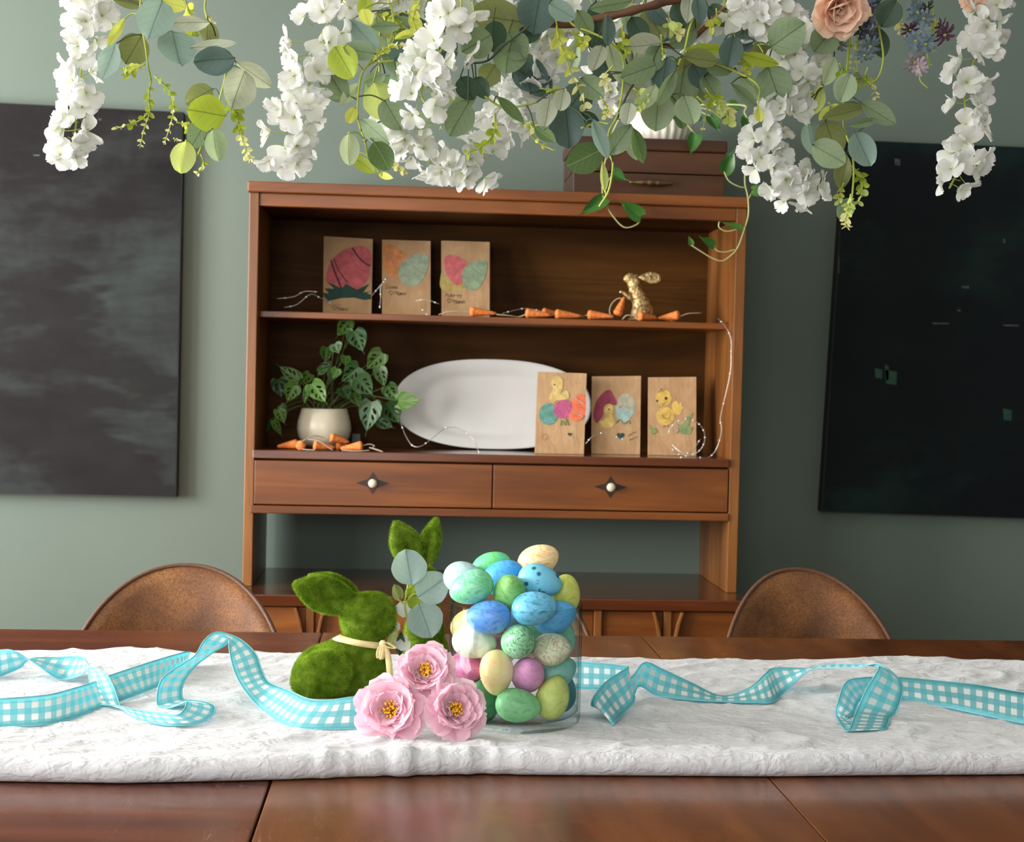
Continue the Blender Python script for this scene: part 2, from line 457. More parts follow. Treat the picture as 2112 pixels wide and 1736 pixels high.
for (x, y) in ((-0.93, TY0 + 0.14), (1.28, TY0 + 0.14), (-0.93, TY1 - 0.14), (1.28, TY1 - 0.14)):
    MB().lathe([(0.022, 0), (0.035, TZ - 0.11), (0.035, TZ - 0.03)], (x, y, 0), 16).build('leg', M_TA, table, True)

# ================================================================== chairs
def m_leather():
    t = NT('worn_brown_leather'); v = t.coords()
    col = t.ramp(t.noise(v, 9, 4, 0.55), [(0.3, lin((98, 64, 42))), (0.52, lin((142, 94, 56))), (0.72, lin((170, 118, 70)))])
    sp = t.noise(v, 330, 2, 0.7)
    col = t.mix(t.math('MULTIPLY', t.ramp(sp, [(0.42, (1, 1, 1, 1)), (0.56, (0, 0, 0, 1))]), 0.5), col, lin((64, 40, 28)))
    t.set(rough=0.55, col=col, spec=0.35); t.bump(sp, 0.25, 0.002); return t.m
M_LEATHER = m_leather()
M_PIPE = m_plain('leather_piping', (92, 60, 42), 0.5, 0.2, 200)
M_METAL = m_plain('black_metal', (28, 27, 27), 0.4, 0.1, metal=0.6)
def chair(cx, Yb, Wd, zt, yaw, label):
    ch = thing('dining_chair', label, 'chair', (cx, Yb, 0), 'brown leather dining chairs along the far side of the table')
    W, z0, H = Wd, 0.60, zt - 0.60
    ca, sa = math.cos(yaw), math.sin(yaw)
    def tr(x, y, z): return Vector((cx + ca * x - sa * y, Yb + sa * x + ca * y, z))
    nphi, nr = 56, 9
    def pt(phi, r, face):
        e = 0.94
        x = W * math.copysign(abs(math.cos(phi)) ** e, math.cos(phi)) * r
        z = z0 + (H * math.sin(phi) if math.sin(phi) > 0 else 0.20 * math.sin(phi)) * r
        bend = -0.085 * (x / W) ** 2 + 0.10 * (z - z0)
        thick = 0.034 * (1 - r ** 6) + 0.012
        puff = 0.012 * (1 - r ** 4)
        return tr(x, bend + (-puff if face == 0 else thick), z)
    mb = MB(); vs = []
    for face in (0, 1):
        vs.append(pt(0, 0, face))
        for j in range(1, nr + 1):
            for i in range(nphi): vs.append(pt(2 * PI * i / nphi, j / nr, face))
    n1 = 1 + nr * nphi; fs = []
    for face in (0, 1):
        o = face * n1
        for i in range(nphi): fs.append((o, o + 1 + i, o + 1 + (i + 1) % nphi))
        for j in range(nr - 1):
            for i in range(nphi):
                a = o + 1 + j * nphi + i; b = o + 1 + j * nphi + (i + 1) % nphi
                fs.append((a, a + nphi, b + nphi, b))
    for i in range(nphi):
        a = 1 + (nr - 1) * nphi + i; b = 1 + (nr - 1) * nphi + (i + 1) % nphi
        fs.append((a, n1 + a, n1 + b, b))
    mb.add(vs, fs); mb.build('backrest', M_LEATHER, ch, True)
    ring = [pt(2 * PI * i / 90, 1.0, 0) + Vector((0, 0.002, 0)) for i in range(91)]
    MB().tube(ring, 0.0042, 8, False).build('piping', M_PIPE, ch, True, label='raised leather piping')
    sv = MB()
    st = [tr(0.225 * math.cos(a) * (1 if abs(math.cos(a)) < .8 else .97), -0.20 + 0.215 * math.sin(a), 0.40) for a in [2 * PI * k / 28 for k in range(28)]]
    sv.prism(st, (0, 0, 0.075)).build('seat', M_LEATHER, ch, True, bevel=0.02, seg=3)
    for sx, sy in ((-1, -1), (1, -1), (-1, 1), (1, 1)):
        MB().tube([tr(sx * 0.15, -0.20 + sy * 0.14, 0.41), tr(sx * 0.21, -0.20 + sy * 0.2, 0.0)], [0.013, 0.009], 10).build('leg', M_METAL, ch, True)
    return ch
CY = 2.62
chair(P(381, 1200, CY).x, CY, 0.192, P(385, 1163, CY + 0.04).z, 0.0, 'brown worn leather dining chair left of the green moss rabbit')
chair(P(1028, 1200, CY + .1).x, CY + 0.1, 0.184, P(1028, 1158, CY + 0.14).z, 0.0, 'brown leather dining chair mostly hidden behind the vase of eggs')
chair(P(1652, 1200, CY).x, CY, 0.176, P(1640, 1172, CY + 0.04).z, 0.10, 'brown worn leather dining chair in front of the dark wall right of the hutch')

# ================================================================== paintings
def m_canvas(name, seedv, stops, horiz=True):
    t = NT(name); tc = t.n('TexCoord'); mp = t.n('Mapping'); mp.inputs['Location'].default_value = (seedv, seedv * 2, seedv); mp.inputs['Scale'].default_value = (1.0, 1, 2.6 if horiz else 1.5)
    t.L(tc.outputs['Object'], mp.inputs[0]); v = mp.outputs[0]
    a = t.noise(v, 2.0, 6, 0.55, 0.6); b = t.noise(t.coords((1.4, 1, 5)), 4, 5, 0.6, 0.8); c = t.noise(t.coords((2, 2, 1.2)), 4.5, 4, 0.6, 0.5)
    f = t.math('ADD', t.math('MULTIPLY', a, 0.6), t.math('ADD', t.math('MULTIPLY', b, 0.2), t.math('MULTIPLY', c, 0.2)))
    col = t.ramp(f, stops)
    br = t.ramp(t.noise(v, 1.9, 4, 0.6), [(0.49, (0, 0, 0, 1)), (0.56, (1, 1, 1, 1))])
    col = t.mix(t.math('MULTIPLY', br, 0.75), col, lin((24, 19, 20)) if horiz else lin((12, 14, 19)))
    t.set(rough=0.6, spec=0.15, col=col); return t.m
M_PL = m_canvas('dark_grey_abstract_paint', 3.1, [(0.38, lin((18, 17, 18))), (0.46, lin((34, 34, 35))), (0.54, lin((44, 48, 48))), (0.64, lin((54, 62, 60)))])
M_PR = m_canvas('black_green_abstract_paint', 8.7, [(0.36, lin((13, 15, 19))), (0.5, lin((16, 22, 24))), (0.6, lin((20, 38, 36))), (0.72, lin((26, 50, 46)))], False)
M_PEDGE = m_plain('canvas_edge', (18, 18, 20), 0.6, 0.1)
M_PGREEN = m_plain('green_paint_dab', (24, 62, 44), 0.5, 0.3, 90)
M_PGREY = m_plain('grey_paint_dab', (58, 62, 62), 0.5, 0.5, 90)
YP = 3.942
def canvas(name, label, corners, m, marks=()):
    pts = [P(x, y, YP) for x, y in corners]
    base = (pts[2] + pts[3]) / 2
    root = thing(name, label, 'painting', (base.x, YP, base.z))
    o = MB().prism(pts, (0, 0.038, 0)).build('canvas', M_PEDGE, root)
    face = MB().add and MB()
    cpt = sum(pts, Vector()) / 4
    q = [cpt + (p - cpt) * 0.995 + Vector((0, -0.0008, 0)) for p in pts]
    face.prism(q, (0, 0.0007, 0)).build('painted_face', m, root)
    for (x, y, w, h, mm) in marks:
        r = [P(x - w / 2, y - h / 2, YP - 0.0012), P(x + w / 2, y - h * 0.35, YP - 0.0012), P(x + w * 0.45, y + h / 2, YP - 0.0012), P(x - w * 0.42, y + h * 0.4, YP - 0.0012)]
        MB().prism(r, (0, 0.0005, 0)).build('paint_dab', mm, root)
    return root
canvas('abstract_painting', 'large dark grey abstract canvas on the wall left of the hutch', [(-420, 190), (378, 231), (363, 1025), (-420, 1008)], M_PL,
       [(75, 320, 14, 4, M_PGREY), (206, 246, 7, 5, M_PGREY)])
canvas('abstract_painting', 'large black and deep green abstract canvas on the wall right of the hutch', [(1744, 288), (2560, 322), (2545, 1084), (1694, 1055)], M_PR,
       [(1851, 334, 12, 15, M_PGREY), (1812, 770, 16, 22, M_PGREEN), (1838, 778, 24, 32, M_PGREEN), (1829, 768, 8, 34, M_PGREEN), (2078, 855, 18, 26, M_PGREEN), (2071, 497, 5, 10, M_PGREY), (1991, 592, 16, 6, M_PGREY), (1940, 667, 36, 4, M_PGREY), (1730, 545, 3, 40, M_PGREY), (2085, 671, 34, 4, M_PGREY), (1978, 640, 7, 5, M_PGREY)])

# ================================================================== wooden chest on the hutch
M_CH = m_wood('chest_mahogany', (48, 25, 11), (74, 42, 21), (90, 54, 28), 'X', 0.4, 1.2, 0.2, 0.3)
M_BRASS = m_plain('aged_brass', (120, 98, 70), 0.35, 0.2, metal=0.8)
CHY0, CHY1, CHZ = 3.66, 3.90, 1.643
chest = thing('wooden_chest', 'dark mahogany cutlery chest with a brass pull on top of the hutch', 'chest', (P(1338, 400, CHY0).x, 3.78, CHZ))
cx0, cx1 = P(1182, 380, CHY0).x, P(1495, 380, CHY0).x
zd = P(1338, 357, CHY0).z; zl = P(1338, 310, CHY0).z; zt = P(1338, 285, CHY0).z
MB().box(cx0 - 0.004, cx1 + 0.004, CHY0 - 0.003, CHY1, zl, zt).build('lid', M_CH, chest, bevel=0.004)
MB().box(cx0, cx1, CHY0, CHY1, zd + 0.001, zl - 0.0015).build('upper_case', M_CH, chest, bevel=0.002)
MB().box(cx0, cx1, CHY0 + 0.02, CHY1, CHZ, zd - 0.001).build('base_case', M_CH, chest, bevel=0.002)
cdr = MB().box(cx0, cx1, CHY0, CHY0 + 0.019, CHZ + 0.002, zd - 0.0015).build('drawer', M_CH, chest, bevel=0.002)
hp = P(1343, 377, CHY0 - 0.018)
prof = [(0.002, -0.055), (0.004, -0.05), (0.003, -0.044), (0.006, -0.036), (0.006, -0.026), (0.0085, -0.018), (0.005, -0.013), (0.009, -0.007), (0.009, 0.004), (0.005, 0.009), (0.008, 0.014), (0.006, 0.022), (0.006, 0.034), (0.003, 0.042), (0.004, 0.05), (0.002, 0.055)]
MB().lathe(prof, hp, 14, (1, 0, 0)).build('pull', M_BRASS, cdr, True, label='turned brass bar pull')
for s in (-0.034, 0.034):
    MB().tube([hp + Vector((s, 0, 0)), hp + Vector((s, 0.018, 0))], 0.003, 8).build('pull_post', M_BRASS, cdr, True)

# ================================================================== white cloth on the table
ZC = 0.767
def m_cloth():
    t = NT('white_cotton'); v = t.coords()
    t.set(rough=0.85, spec=0.2, sheen=0.2, col=t.ramp(t.noise(v, 6, 3), [(0.3, lin((198, 199, 203))), (0.7, lin((208, 209, 212)))]))
    cr = t.noise(t.coords((1, 1.6, 1), (0, 0, 0.4)), 16, 3, 0.6, 1.2)
    fi = t.noise(t.coords((1, 2.4, 1), (0, 0, -0.25)), 70, 2, 0.6, 0.8)
    h = t.math('ADD', t.math('MULTIPLY', cr, 0.7), t.math('MULTIPLY', fi, 0.3))
    t.bump(h, 0.5, 0.015); return t.m
M_CLOTH = m_cloth()
near = [(-700, 1600), (0, 1614), (250, 1618), (560, 1611), (800, 1604), (1000, 1600), (1300, 1602), (1600, 1604), (2112, 1599), (2700, 1590)]
far = [(-700, 1318), (0, 1341), (90, 1339), (180, 1338), (270, 1331), (340, 1337), (400, 1344), (650, 1349), (900, 1352), (1200, 1356), (1500, 1359), (1800, 1357), (1870, 1352), (1960, 1358), (2112, 1362), (2700, 1375)]
nearw = [PZ(x, y, TZ + 0.002) for x, y in near]
farw = [PZ(x, y, ZC + 0.001) for x, y in far]
def interp(tab, x):
    if x <= tab[0].x: return tab[0].y
    for a, b in zip(tab, tab[1:]):
        if x <= b.x: return a.y + (b.y - a.y) * (x - a.x) / (b.x - a.x)
    return tab[-1].y
def cloth():
    NX, NB, NF = 430, 9, 84
    xs = [-0.88 + (1.22 + 0.88) * i / (NX - 1) for i in range(NX)]
    foldx0, foldx1 = PZ(600, 1600, TZ).x, PZ(1120, 1600, TZ).x
    rows = []
    for j in range(NB + NF + 4):
        row = []
        for x in xs:
            y0, y1 = interp(nearw, x), interp(farw, x)
            g = max(0.0, 1 - abs((x - (foldx0 + foldx1) / 2) / ((foldx1 - foldx0) / 2))) ** 0.5
            r = 0.0125 + 0.0015 * noise.noise((x * 7, 0, 3)) + 0.002 * g
            ripple = noise.noise((x * 60, 1.5, 0)) + 0.6 * noise.noise((x * 120, 7.5, 0))
            if j <= NB:
                a = -1.35 + (1.35 + PI / 2) * j / NB
                y = y0 + r - r * math.cos(a); z = TZ + 0.0008 + r + r * math.sin(a)
                k = (0.5 + 0.5 * math.sin(a))
                y -= 0.0052 * g * ripple * (1 - 0.5 * k) ; z += 0.0042 * g * ripple * k + 0.001 * noise.noise((x * 25, 4, j * .2)) * k
            elif j <= NB + NF:
                s = (j - NB) / NF
                y = y0 + r + (y1 - 0.004 - y0 - r) * s
                d = y - y0
                top = TZ + 0.0008 + 2 * r
                z = ZC + (top - ZC) * math.exp(-((d / 0.055) ** 2))
                amp = 1.0 if d > 0.04 else d / 0.04
                n1 = noise.noise((x * 5 + y * 3, y * 9 - x * 2, 0.3)); n2 = 1 - abs(noise.noise((x * 9 - y * 14, y * 11 + x * 3, 5.3))) * 2
                n3 = 1 - abs(noise.noise((x * 16 + y * 6, y * 24 - x * 10, 9.1))) * 2
                calm = 0.35 if (0.0 < x < 0.3 and 1.62 < y < 2.0) else 1.0
                z += amp * calm * (0.0022 * n1 + 0.0034 * max(0, n2) ** 3 + 0.0018 * max(0, n3) ** 3)
                z += 0.0042 * g * ripple * math.exp(-d / 0.05)
            else:
                s = (j - NB - NF) / 3
                a = PI / 2 * s
                y = y1 - 0.004 + 0.008 * math.sin(a); z = ZC - (ZC - TZ - 0.0008) * (1 - math.cos(a))
            row.append((x, y, z))
        rows.append(row)
    nv = len(rows)
    me = grid_mesh('table_cloth', [p for r in rows for p in r], NX, nv)
    o = link('table_runner', me, M_CLOTH, smooth=True)
    props(o, 'rumpled white cotton cloth folded into a runner along the dining table', 'table runner')
cloth()

# ================================================================== glass vase
def m_glass():
    t = NT('clear_glass'); tr = t.n('BsdfTransparent'); gl = t.n('BsdfGlossy'); mx = t.n('MixShader'); lw = t.n('LayerWeight')
    gl.inputs['Roughness'].default_value = 0.09; lw.inputs['Blend'].default_value = 0.5
    fc = lw.outputs['Facing']
    col = t.mix(t.math('POWER', fc, 4.0), (0.975, 0.985, 0.985, 1), (0.42, 0.52, 0.52, 1))
    t.L(col, tr.inputs[0])
    fac = t.math('ADD', 0.015, t.math('MULTIPLY', t.math('POWER', fc, 5.0), 0.24))
    t.L(fac, mx.inputs[0]); t.L(tr.outputs[0], mx.inputs[1]); t.L(gl.outputs[0], mx.inputs[2]); t.L(mx.outputs[0], t.out.inputs[0]); return t.m
VY = 1.726; VX = P(1061.5, 1400, VY).x; VR = 0.0792
zr = P(1061, 1262, VY - VR).z
VH = zr - ZC
vase = thing('glass_vase', 'clear glass cylinder vase filled with dyed easter eggs', 'vase', (VX, VY, ZC))
pr = [(0.0, 0.0), (VR - 0.004, 0.0), (VR - 0.001, 0.002), (VR, 0.006), (VR, VH - 0.001), (VR - 0.0012, VH), (VR - 0.0024, VH - 0.001), (VR - 0.0026, 0.014), (VR - 0.008, 0.0095), (0.0, 0.009)]
MB().lathe([(max(r, 0.0004), h) for r, h in pr], (VX, VY, ZC), 96).build('glass_wall', m_glass(), vase, True)

# ================================================================== dyed eggs
def m_egg(name, c1, c2, amt, style, c3=None):
    t = NT(name); v = t.coords((1, 1, 1), (0.4, 0.9, 0.2))
    base = t.ramp(t.noise(v, 46, 3, 0.5, 0.8), [(0.32, lin(c1)), (0.68, lin(c3 or c1))])
    if style == 'swirl':
        w = t.noise(v, 38, 4, 0.55, 3.2)
        f = t.ramp(t.math('ABSOLUTE', t.math('SUBTRACT', w, 0.5)), [(0.0, (1, 1, 1, 1)), (0.035, (0, 0, 0, 1))])
    elif style == 'spots':
        vo = t.n('TexVoronoi'); vo.inputs['Scale'].default_value = 95; t.L(v, vo.inputs['Vector'])
        msk = t.ramp(t.noise(v, 45, 2), [(0.44, (0, 0, 0, 1)), (0.50, (1, 1, 1, 1))])
        f = t.math('MULTIPLY', t.ramp(vo.outputs['Distance'], [(0.30, (1, 1, 1, 1)), (0.38, (0, 0, 0, 1))]), msk)
    else:
        f = t.ramp(t.noise(v, 62, 5, 0.65, 2.4), [(0.47, (0, 0, 0, 1)), (0.66, (1, 1, 1, 1))])
    col = t.mix(t.math('MULTIPLY', f, min(1.0, amt * 1.45)), base, lin(c2))
    t.set(rough=0.42, col=col, spec=0.4, sss=0.0); return t.m
def egg_mesh():
    prof = []; n = 26
    for i in range(n + 1):
        th = PI * i / n
        h = -math.cos(th) * 0.0266
        r = 0.0196 * math.sin(th) * (1 - 0.13 * (h / 0.0266))
        prof.append((max(r, 0.00015), h))
    return prof
EGGP = egg_mesh()
EG = 'dyed eggs piled in the glass vase'
EGGS = [
 ('mint green egg with a pale tip resting on the left rim of the vase', 1243, 455, 200, .1, 1.6977, (120, 212, 150), (60, 170, 110), .5, 'cloud', (150, 222, 190)),
 ('pale grey blue egg behind the mint green egg at the far left of the pile', 1195, 395, 0, .6, 1.7611, (172, 198, 200), (120, 170, 180), .4, 'cloud', None),
 ('green and turquoise egg behind the bright blue egg at the top of the pile', 1368, 335, 30, .3, 1.7812, (96, 205, 170), (80, 170, 60), .5, 'cloud', (110, 200, 110)),
 ('bright blue egg high in the pile under the green and turquoise egg', 1440, 390, 30, .2, 1.7394, (66, 158, 226), (40, 130, 205), .5, 'cloud', (90, 178, 234)),
 ('cream and peach egg at the very top of the pile', 1660, 290, 25, .1, 1.7696, (244, 216, 168), (238, 160, 96), .6, 'cloud', (248, 226, 176)),
 ('light blue egg with dark teal speckles on top of the pile', 1670, 415, -15, .1, 1.7125, (120, 200, 228), (30, 95, 110), .8, 'spots', (110, 188, 220)),
 ('lime green egg standing on end in the middle of the pile', 1483, 485, 90, .8, 1.6999, (120, 190, 96), (80, 160, 70), .5, 'cloud', (150, 205, 130)),
 ('yellow green egg at the right end of the heap above the rim', 1820, 500, 80, .4, 1.735, (212, 214, 112), (150, 180, 80), .5, 'cloud', (200, 208, 98)),
 ('sky blue egg lying across the front rim of the vase', 1635, 585, 8, .0, 1.6735, (104, 184, 222), (40, 130, 150), .6, 'cloud', (120, 196, 230)),
 ('cobalt blue egg leaning on the inside of the front rim', 1350, 640, 180, .0, 1.685, (84, 148, 228), (56, 112, 206), .6, 'cloud', (110, 168, 236)),
 ('azure blue egg just behind the sky blue egg at the rim', 1765, 640, 20, .2, 1.7021, (84, 164, 214), (50, 130, 190), .5, 'cloud', None),
 ('creamy white egg against the left glass below the cobalt blue egg', 1262, 795, -8, .1, 1.7032, (212, 222, 196), (190, 200, 160), .5, 'cloud', (222, 228, 210)),
 ('ochre yellow egg behind the creamy white egg', 1240, 690, 30, .5, 1.738, (218, 190, 120), (200, 160, 90), .5, 'cloud', None),
 ('mint egg with dark green marbled swirls in the middle of the vase', 1537, 790, 60, .9, 1.6773, (140, 204, 152), (52, 104, 72), .8, 'swirl', (156, 214, 168)),
 ('ivory egg with greyish pink marbling by the right glass', 1745, 840, 20, .7, 1.6914, (216, 216, 188), (160, 122, 110), .6, 'swirl', (206, 212, 170)),
 ('magenta pink egg at the lower left glass above the peony', 1222, 955, 0, .85, 1.72, (206, 112, 156), (150, 70, 110), .5, 'cloud', None),
 ('peach yellow egg standing point down at the front glass', 1400, 985, 270, .0, 1.6797, (236, 208, 150), (240, 180, 120), .5, 'cloud', (222, 214, 150)),
 ('pale orchid pink egg in the middle of the lower layer', 1597, 995, 80, .85, 1.6882, (220, 152, 200), (200, 120, 170), .5, 'cloud', None),
 ('green egg lying on the bottom of the vase', 1535, 1190, -8, .0, 1.6692, (124, 196, 132), (90, 160, 104), .5, 'cloud', (140, 204, 146)),
 ('chartreuse yellow egg upright at the lower right glass', 1750, 1140, 70, .05, 1.6863, (204, 212, 124), (170, 190, 90), .5, 'cloud', (196, 206, 112)),
 ('dark forest green egg low in the vase behind the peony', 1310, 1165, 90, .3, 1.7036, (70, 140, 96), (40, 100, 70), .5, 'cloud', None),
 ('dark teal egg at the lower right back of the vase', 1795, 1100, 90, .2, 1.7396, (42, 136, 150), (24, 100, 116), .5, 'cloud', None),
 ('seafoam green egg at the upper right back of the vase', 1790, 770, 80, .2, 1.7446, (130, 206, 180), (90, 170, 150), .5, 'cloud', None),
 ('pale aqua egg under the ivory egg at the right', 1770, 985, 30, .3, 1.7146, (136, 196, 184), (100, 170, 160), .5, 'cloud', None),
]
FILL = [('muted rose egg half hidden behind the creamy white egg', 1400, 850, 0, .5, 1.7584, (180, 120, 130)),
        ('muted green egg half hidden behind the marbled mint egg', 1640, 770, 0, .5, 1.7412, (110, 160, 120)),
        ('dusky blue egg half hidden under the lime green egg', 1520, 620, 0, .5, 1.7792, (90, 140, 180))]
EGGS += [(a, b, c, d, e, f, g, tuple(int(x * .8) for x in g), .4, 'cloud', None) for a, b, c, d, e, f, g in FILL]
for i, (lab, zx, zy, ang, tl, Y, c1, c2, amt, sty, c3) in enumerate(EGGS):
    c = P(560 + zx / 3.017, 1060 + zy / 3.017, Y); a = math.radians(ang)
    axv = (Rv * math.cos(a) + Uv * math.sin(a)) * math.sqrt(1 - tl * tl) - Fv * tl
    o = MB().lathe(EGGP, c, 30, axv).build('easter_egg', m_egg('egg_shell_%d' % i, c1, c2, amt, sty, c3), None, True, loc=c)
    props(o, lab, 'egg', EG)
    if 'magenta' in lab:
        d = MB().ellipsoid(c + (CAM - c).normalized() * 0.0186 + Rv * 0.004, (0.0045, 0.0028, 0.0058), None, 12, 8).build('dye_spot', m_plain('navy_dye', (44, 70, 120), 0.5), o, True, label='navy blue dye spot')

# ================================================================== moss rabbits
def m_moss(name, k=1.0):
    t = NT(name); v = t.coords()
    col = t.ramp(t.noise(v, 60, 2, 0.6), [(0.3, lin((96 * k, 132 * k, 26 * k))), (0.55, lin((140 * k, 172 * k, 46 * k))), (0.75, lin((176 * k, 202 * k, 82 * k)))])
    t.set(rough=0.95, spec=0.1, col=col); t.translucent(0.35, col); return t.m
M_MOSS = m_moss('moss_flock'); M_MOSSB = m_moss('moss_under', 0.78)
def blob(parts, voxel, it=6):
    """one continuous body from overlapping shapes"""
    mb = MB()
    for p in parts: mb.ellipsoid(*p)
    me = mb.mesh('blob_src'); ob = bpy.data.objects.new('blob_src', me); C.objects.link(ob)
    m = ob.modifiers.new('r', 'REMESH'); m.mode = 'VOXEL'; m.voxel_size = voxel
    s = ob.modifiers.new('s', 'SMOOTH'); s.factor = 0.6; s.iterations = it
    dg = bpy.context.evaluated_depsgraph_get(); dg.update()
    out = bpy.data.meshes.new_from_object(ob.evaluated_get(dg))
    bpy.data.objects.remove(ob); bpy.data.meshes.remove(me)
    return out
def fuzz_mesh(name, me, n, length, width, seed):
    rng = np.random.default_rng(seed)
    me.calc_loop_triangles()
    nt = len(me.loop_triangles); tri = np.empty(nt * 3, np.int32); me.loop_triangles.foreach_get('vertices', tri); tri = tri.reshape(-1, 3)
    co = np.empty(len(me.vertices) * 3, np.float32); me.vertices.foreach_get('co', co); co = co.reshape(-1, 3)
    vn = np.empty(len(me.vertices) * 3, np.float32); me.vertices.foreach_get('normal', vn); vn = vn.reshape(-1, 3)
    a, b, c = co[tri[:, 0]], co[tri[:, 1]], co[tri[:, 2]]
    ar = np.linalg.norm(np.cross(b - a, c - a), axis=1); pick = rng.choice(nt, n, p=ar / ar.sum())
    u, v = rng.random(n), rng.random(n); fl = u + v > 1; u[fl], v[fl] = 1 - u[fl], 1 - v[fl]
    w = np.stack([1 - u - v, u, v], 1)[:, :, None]
    p = (co[tri[pick]] * w).sum(1); nn = (vn[tri[pick]] * w).sum(1); nn /= np.linalg.norm(nn, axis=1)[:, None] + 1e-9
    d = nn + rng.normal(0, 0.42, (n, 3)); d /= np.linalg.norm(d, axis=1)[:, None]
    side = np.cross(d, rng.normal(0, 1, (n, 3))); side /= np.linalg.norm(side, axis=1)[:, None] + 1e-9
    L = length * rng.uniform(0.55, 1.15, n)[:, None]
    vs = np.stack([p - side * width - nn * 0.0004, p + side * width - nn * 0.0004, p + d * L], 1).reshape(-1, 3)
    m = bpy.data.meshes.new(name)
    m.vertices.add(n * 3); m.vertices.foreach_set('co', vs.astype(np.float32).ravel())
    m.loops.add(n * 3); m.loops.foreach_set('vertex_index', np.arange(n * 3, dtype=np.int32))
    m.polygons.add(n); m.polygons.foreach_set('loop_start', np.arange(0, n * 3, 3, dtype=np.int32)); m.polygons.foreach_set('loop_total', np.full(n, 3, np.int32))
    m.update(); m.validate()
    return m
def z7(zx, zy, Y): return P(560 + zx / 3.017, 1060 + zy / 3.017, Y)
def s7(z, Y): return z / 3.017 * mpp(Y)
def rot_img(deg, extra=0):
    """turn about the line of sight (counter-clockwise in the picture), then about the vertical"""
    return (Matrix.Rotation(extra, 4, 'Z') @ Matrix.Rotation(math.radians(-deg), 4, 'Y'))
def rabbit(label, parts, ears, base, nf, seed):
    root = thing('moss_rabbit', label, 'rabbit figurine', base, 'flocked green moss rabbits on the table')
    off = Vector(base)
    me = blob(parts, 0.0032, 8); me.transform(Matrix.Translation(-off))
    body = link('body', me, M_MOSSB, root, True)
    f = link('body_fuzz', fuzz_mesh('body_fuzz', me, nf, 0.0034, 0.00024, seed), M_MOSS, body, kind='stuff')
    for k, (c, hl, hw, th, M) in enumerate(ears):
        sgn = 1 if (M @ Vector((0, 1, 0))).y > 0 else -1
        mb = MB().ellipsoid((0, 0, 0), (hl, th, hw), None, 40, 24)
        vs = []
        for (x, y, z) in mb.v:     # x along the ear, -y the hollow face, z across; narrower at the root
            tt = x / hl
            wsc = 0.86 + 0.14 * (1 - (tt + 0.25) ** 2)
            if tt > 0.35: wsc *= 1 - 0.30 * (tt - 0.35) / 0.65
            dent = 0.0105 * math.exp(-((tt + 0.05) / 0.55) ** 2 - (z / hw / 0.45) ** 2) if y * sgn < 0 else 0
            vs.append(c + M @ Vector((x, y + sgn * dent, z * wsc)))
        mb.v = [tuple(v) for v in vs]
        e = mb.build('ear', M_MOSSB, root, True)
        link('ear_fuzz', fuzz_mesh('ear_fuzz', e.data, int(nf * 0.22), 0.0034, 0.00024, seed + k + 5), M_MOSS, e, kind='stuff')
    return root, body, me
BY = 1.865
def S(zx, zy, rx, rz, ry, dY=0.0, deg=0):
    return (z7(zx, zy, BY + dY), (s7(rx, BY), s7(ry, BY), s7(rz, BY)), rot_img(deg), 24, 14)
base1 = Vector((z7(430, 1100, BY).x, BY, ZC))
parts1 = [S(335, 985, 212, 178, 140, 0.006, 22), S(330, 1060, 195, 105, 165, 0.0), S(455, 935, 175, 175, 145, 0, -25), S(600, 950, 118, 240, 125, 0, 0), S(560, 800, 118, 150, 108, 0),
          S(590, 650, 165, 165, 130, 0), S(640, 615, 135, 130, 112, 0, -15), S(685, 655, 95, 105, 85, -0.002), S(500, 580, 90, 85, 80), S(650, 1090, 90, 90, 90, -0.02), S(640, 1100, 90, 80, 80, 0.03), S(480, 1080, 190, 90, 150), S(312, 1010, 196, 158, 92, -0.036, 26)]
Me = rot_img(-19, 0.25).to_3x3()
ears1 = [(z7(330, 500, BY - 0.010), s7(205, BY), s7(112, BY), 0.0100, (rot_img(-19 + 180, 0.12)).to_3x3() @ Matrix.Rotation(PI, 3, 'X')),
         (z7(385, 470, BY + 0.022), s7(185, BY), s7(95, BY), 0.0095, (rot_img(-24 + 180, -0.12)).to_3x3() @ Matrix.Rotation(PI, 3, 'X'))]
r1, body1, bme1 = rabbit('crouching green moss rabbit with ears laid back and a cream neck bow', parts1, ears1, base1, 62000, 3)
# neck band and bow
M_RAF = m_plain('cream_ribbon', (226, 205, 150), 0.6, 0.08, 90)
from mathutils.bvhtree import BVHTree
bvh = BVHTree.FromPolygons([Vector(v.co) + base1 for v in bme1.vertices], [tuple(p.vertices) for p in bme1.polygons])
nc = z7(556, 785, BY); up = (Uv * 0.98 + Rv * 0.17).normalized(); fx = (Rv - up * Rv.dot(up)).normalized(); fy = up.cross(fx)
loopA, loopB = [], []
for i in range(49):
    a = 2 * PI * i / 48; d = fx * math.cos(a) + fy * math.sin(a)
    for s, dst in ((0.0040, loopA), (-0.0040, loopB)):
        h = bvh.ray_cast(nc + up * s + d * 0.2, -d)
        r = (h[0] - nc - up * s).dot(d) if h[0] else 0.035
        dst.append(nc + up * s + d * (r + 0.0024))
def strip(A, B, name, mat, parent, thick=0.0006):
    n = len(A); off = wloc(parent)
    me = grid_mesh(name, [v for i in range(n) for v in (Vector(A[i]) - off, Vector(B[i]) - off)], 2, n)
    o = link(name, me, mat, parent, True)
    sm = o.modifiers.new('thickness', 'SOLIDIFY'); sm.thickness = thick; sm.offset = 0
    return o
band = strip(loopA, loopB, 'neck_band', M_RAF, r1); band['label'] = 'cream satin neck band'
bk = min(range(48), key=lambda i: (loopA[i] - z7(695, 800, BY - 0.03)).length)
bp = z7(692, 805, BY - 0.034)
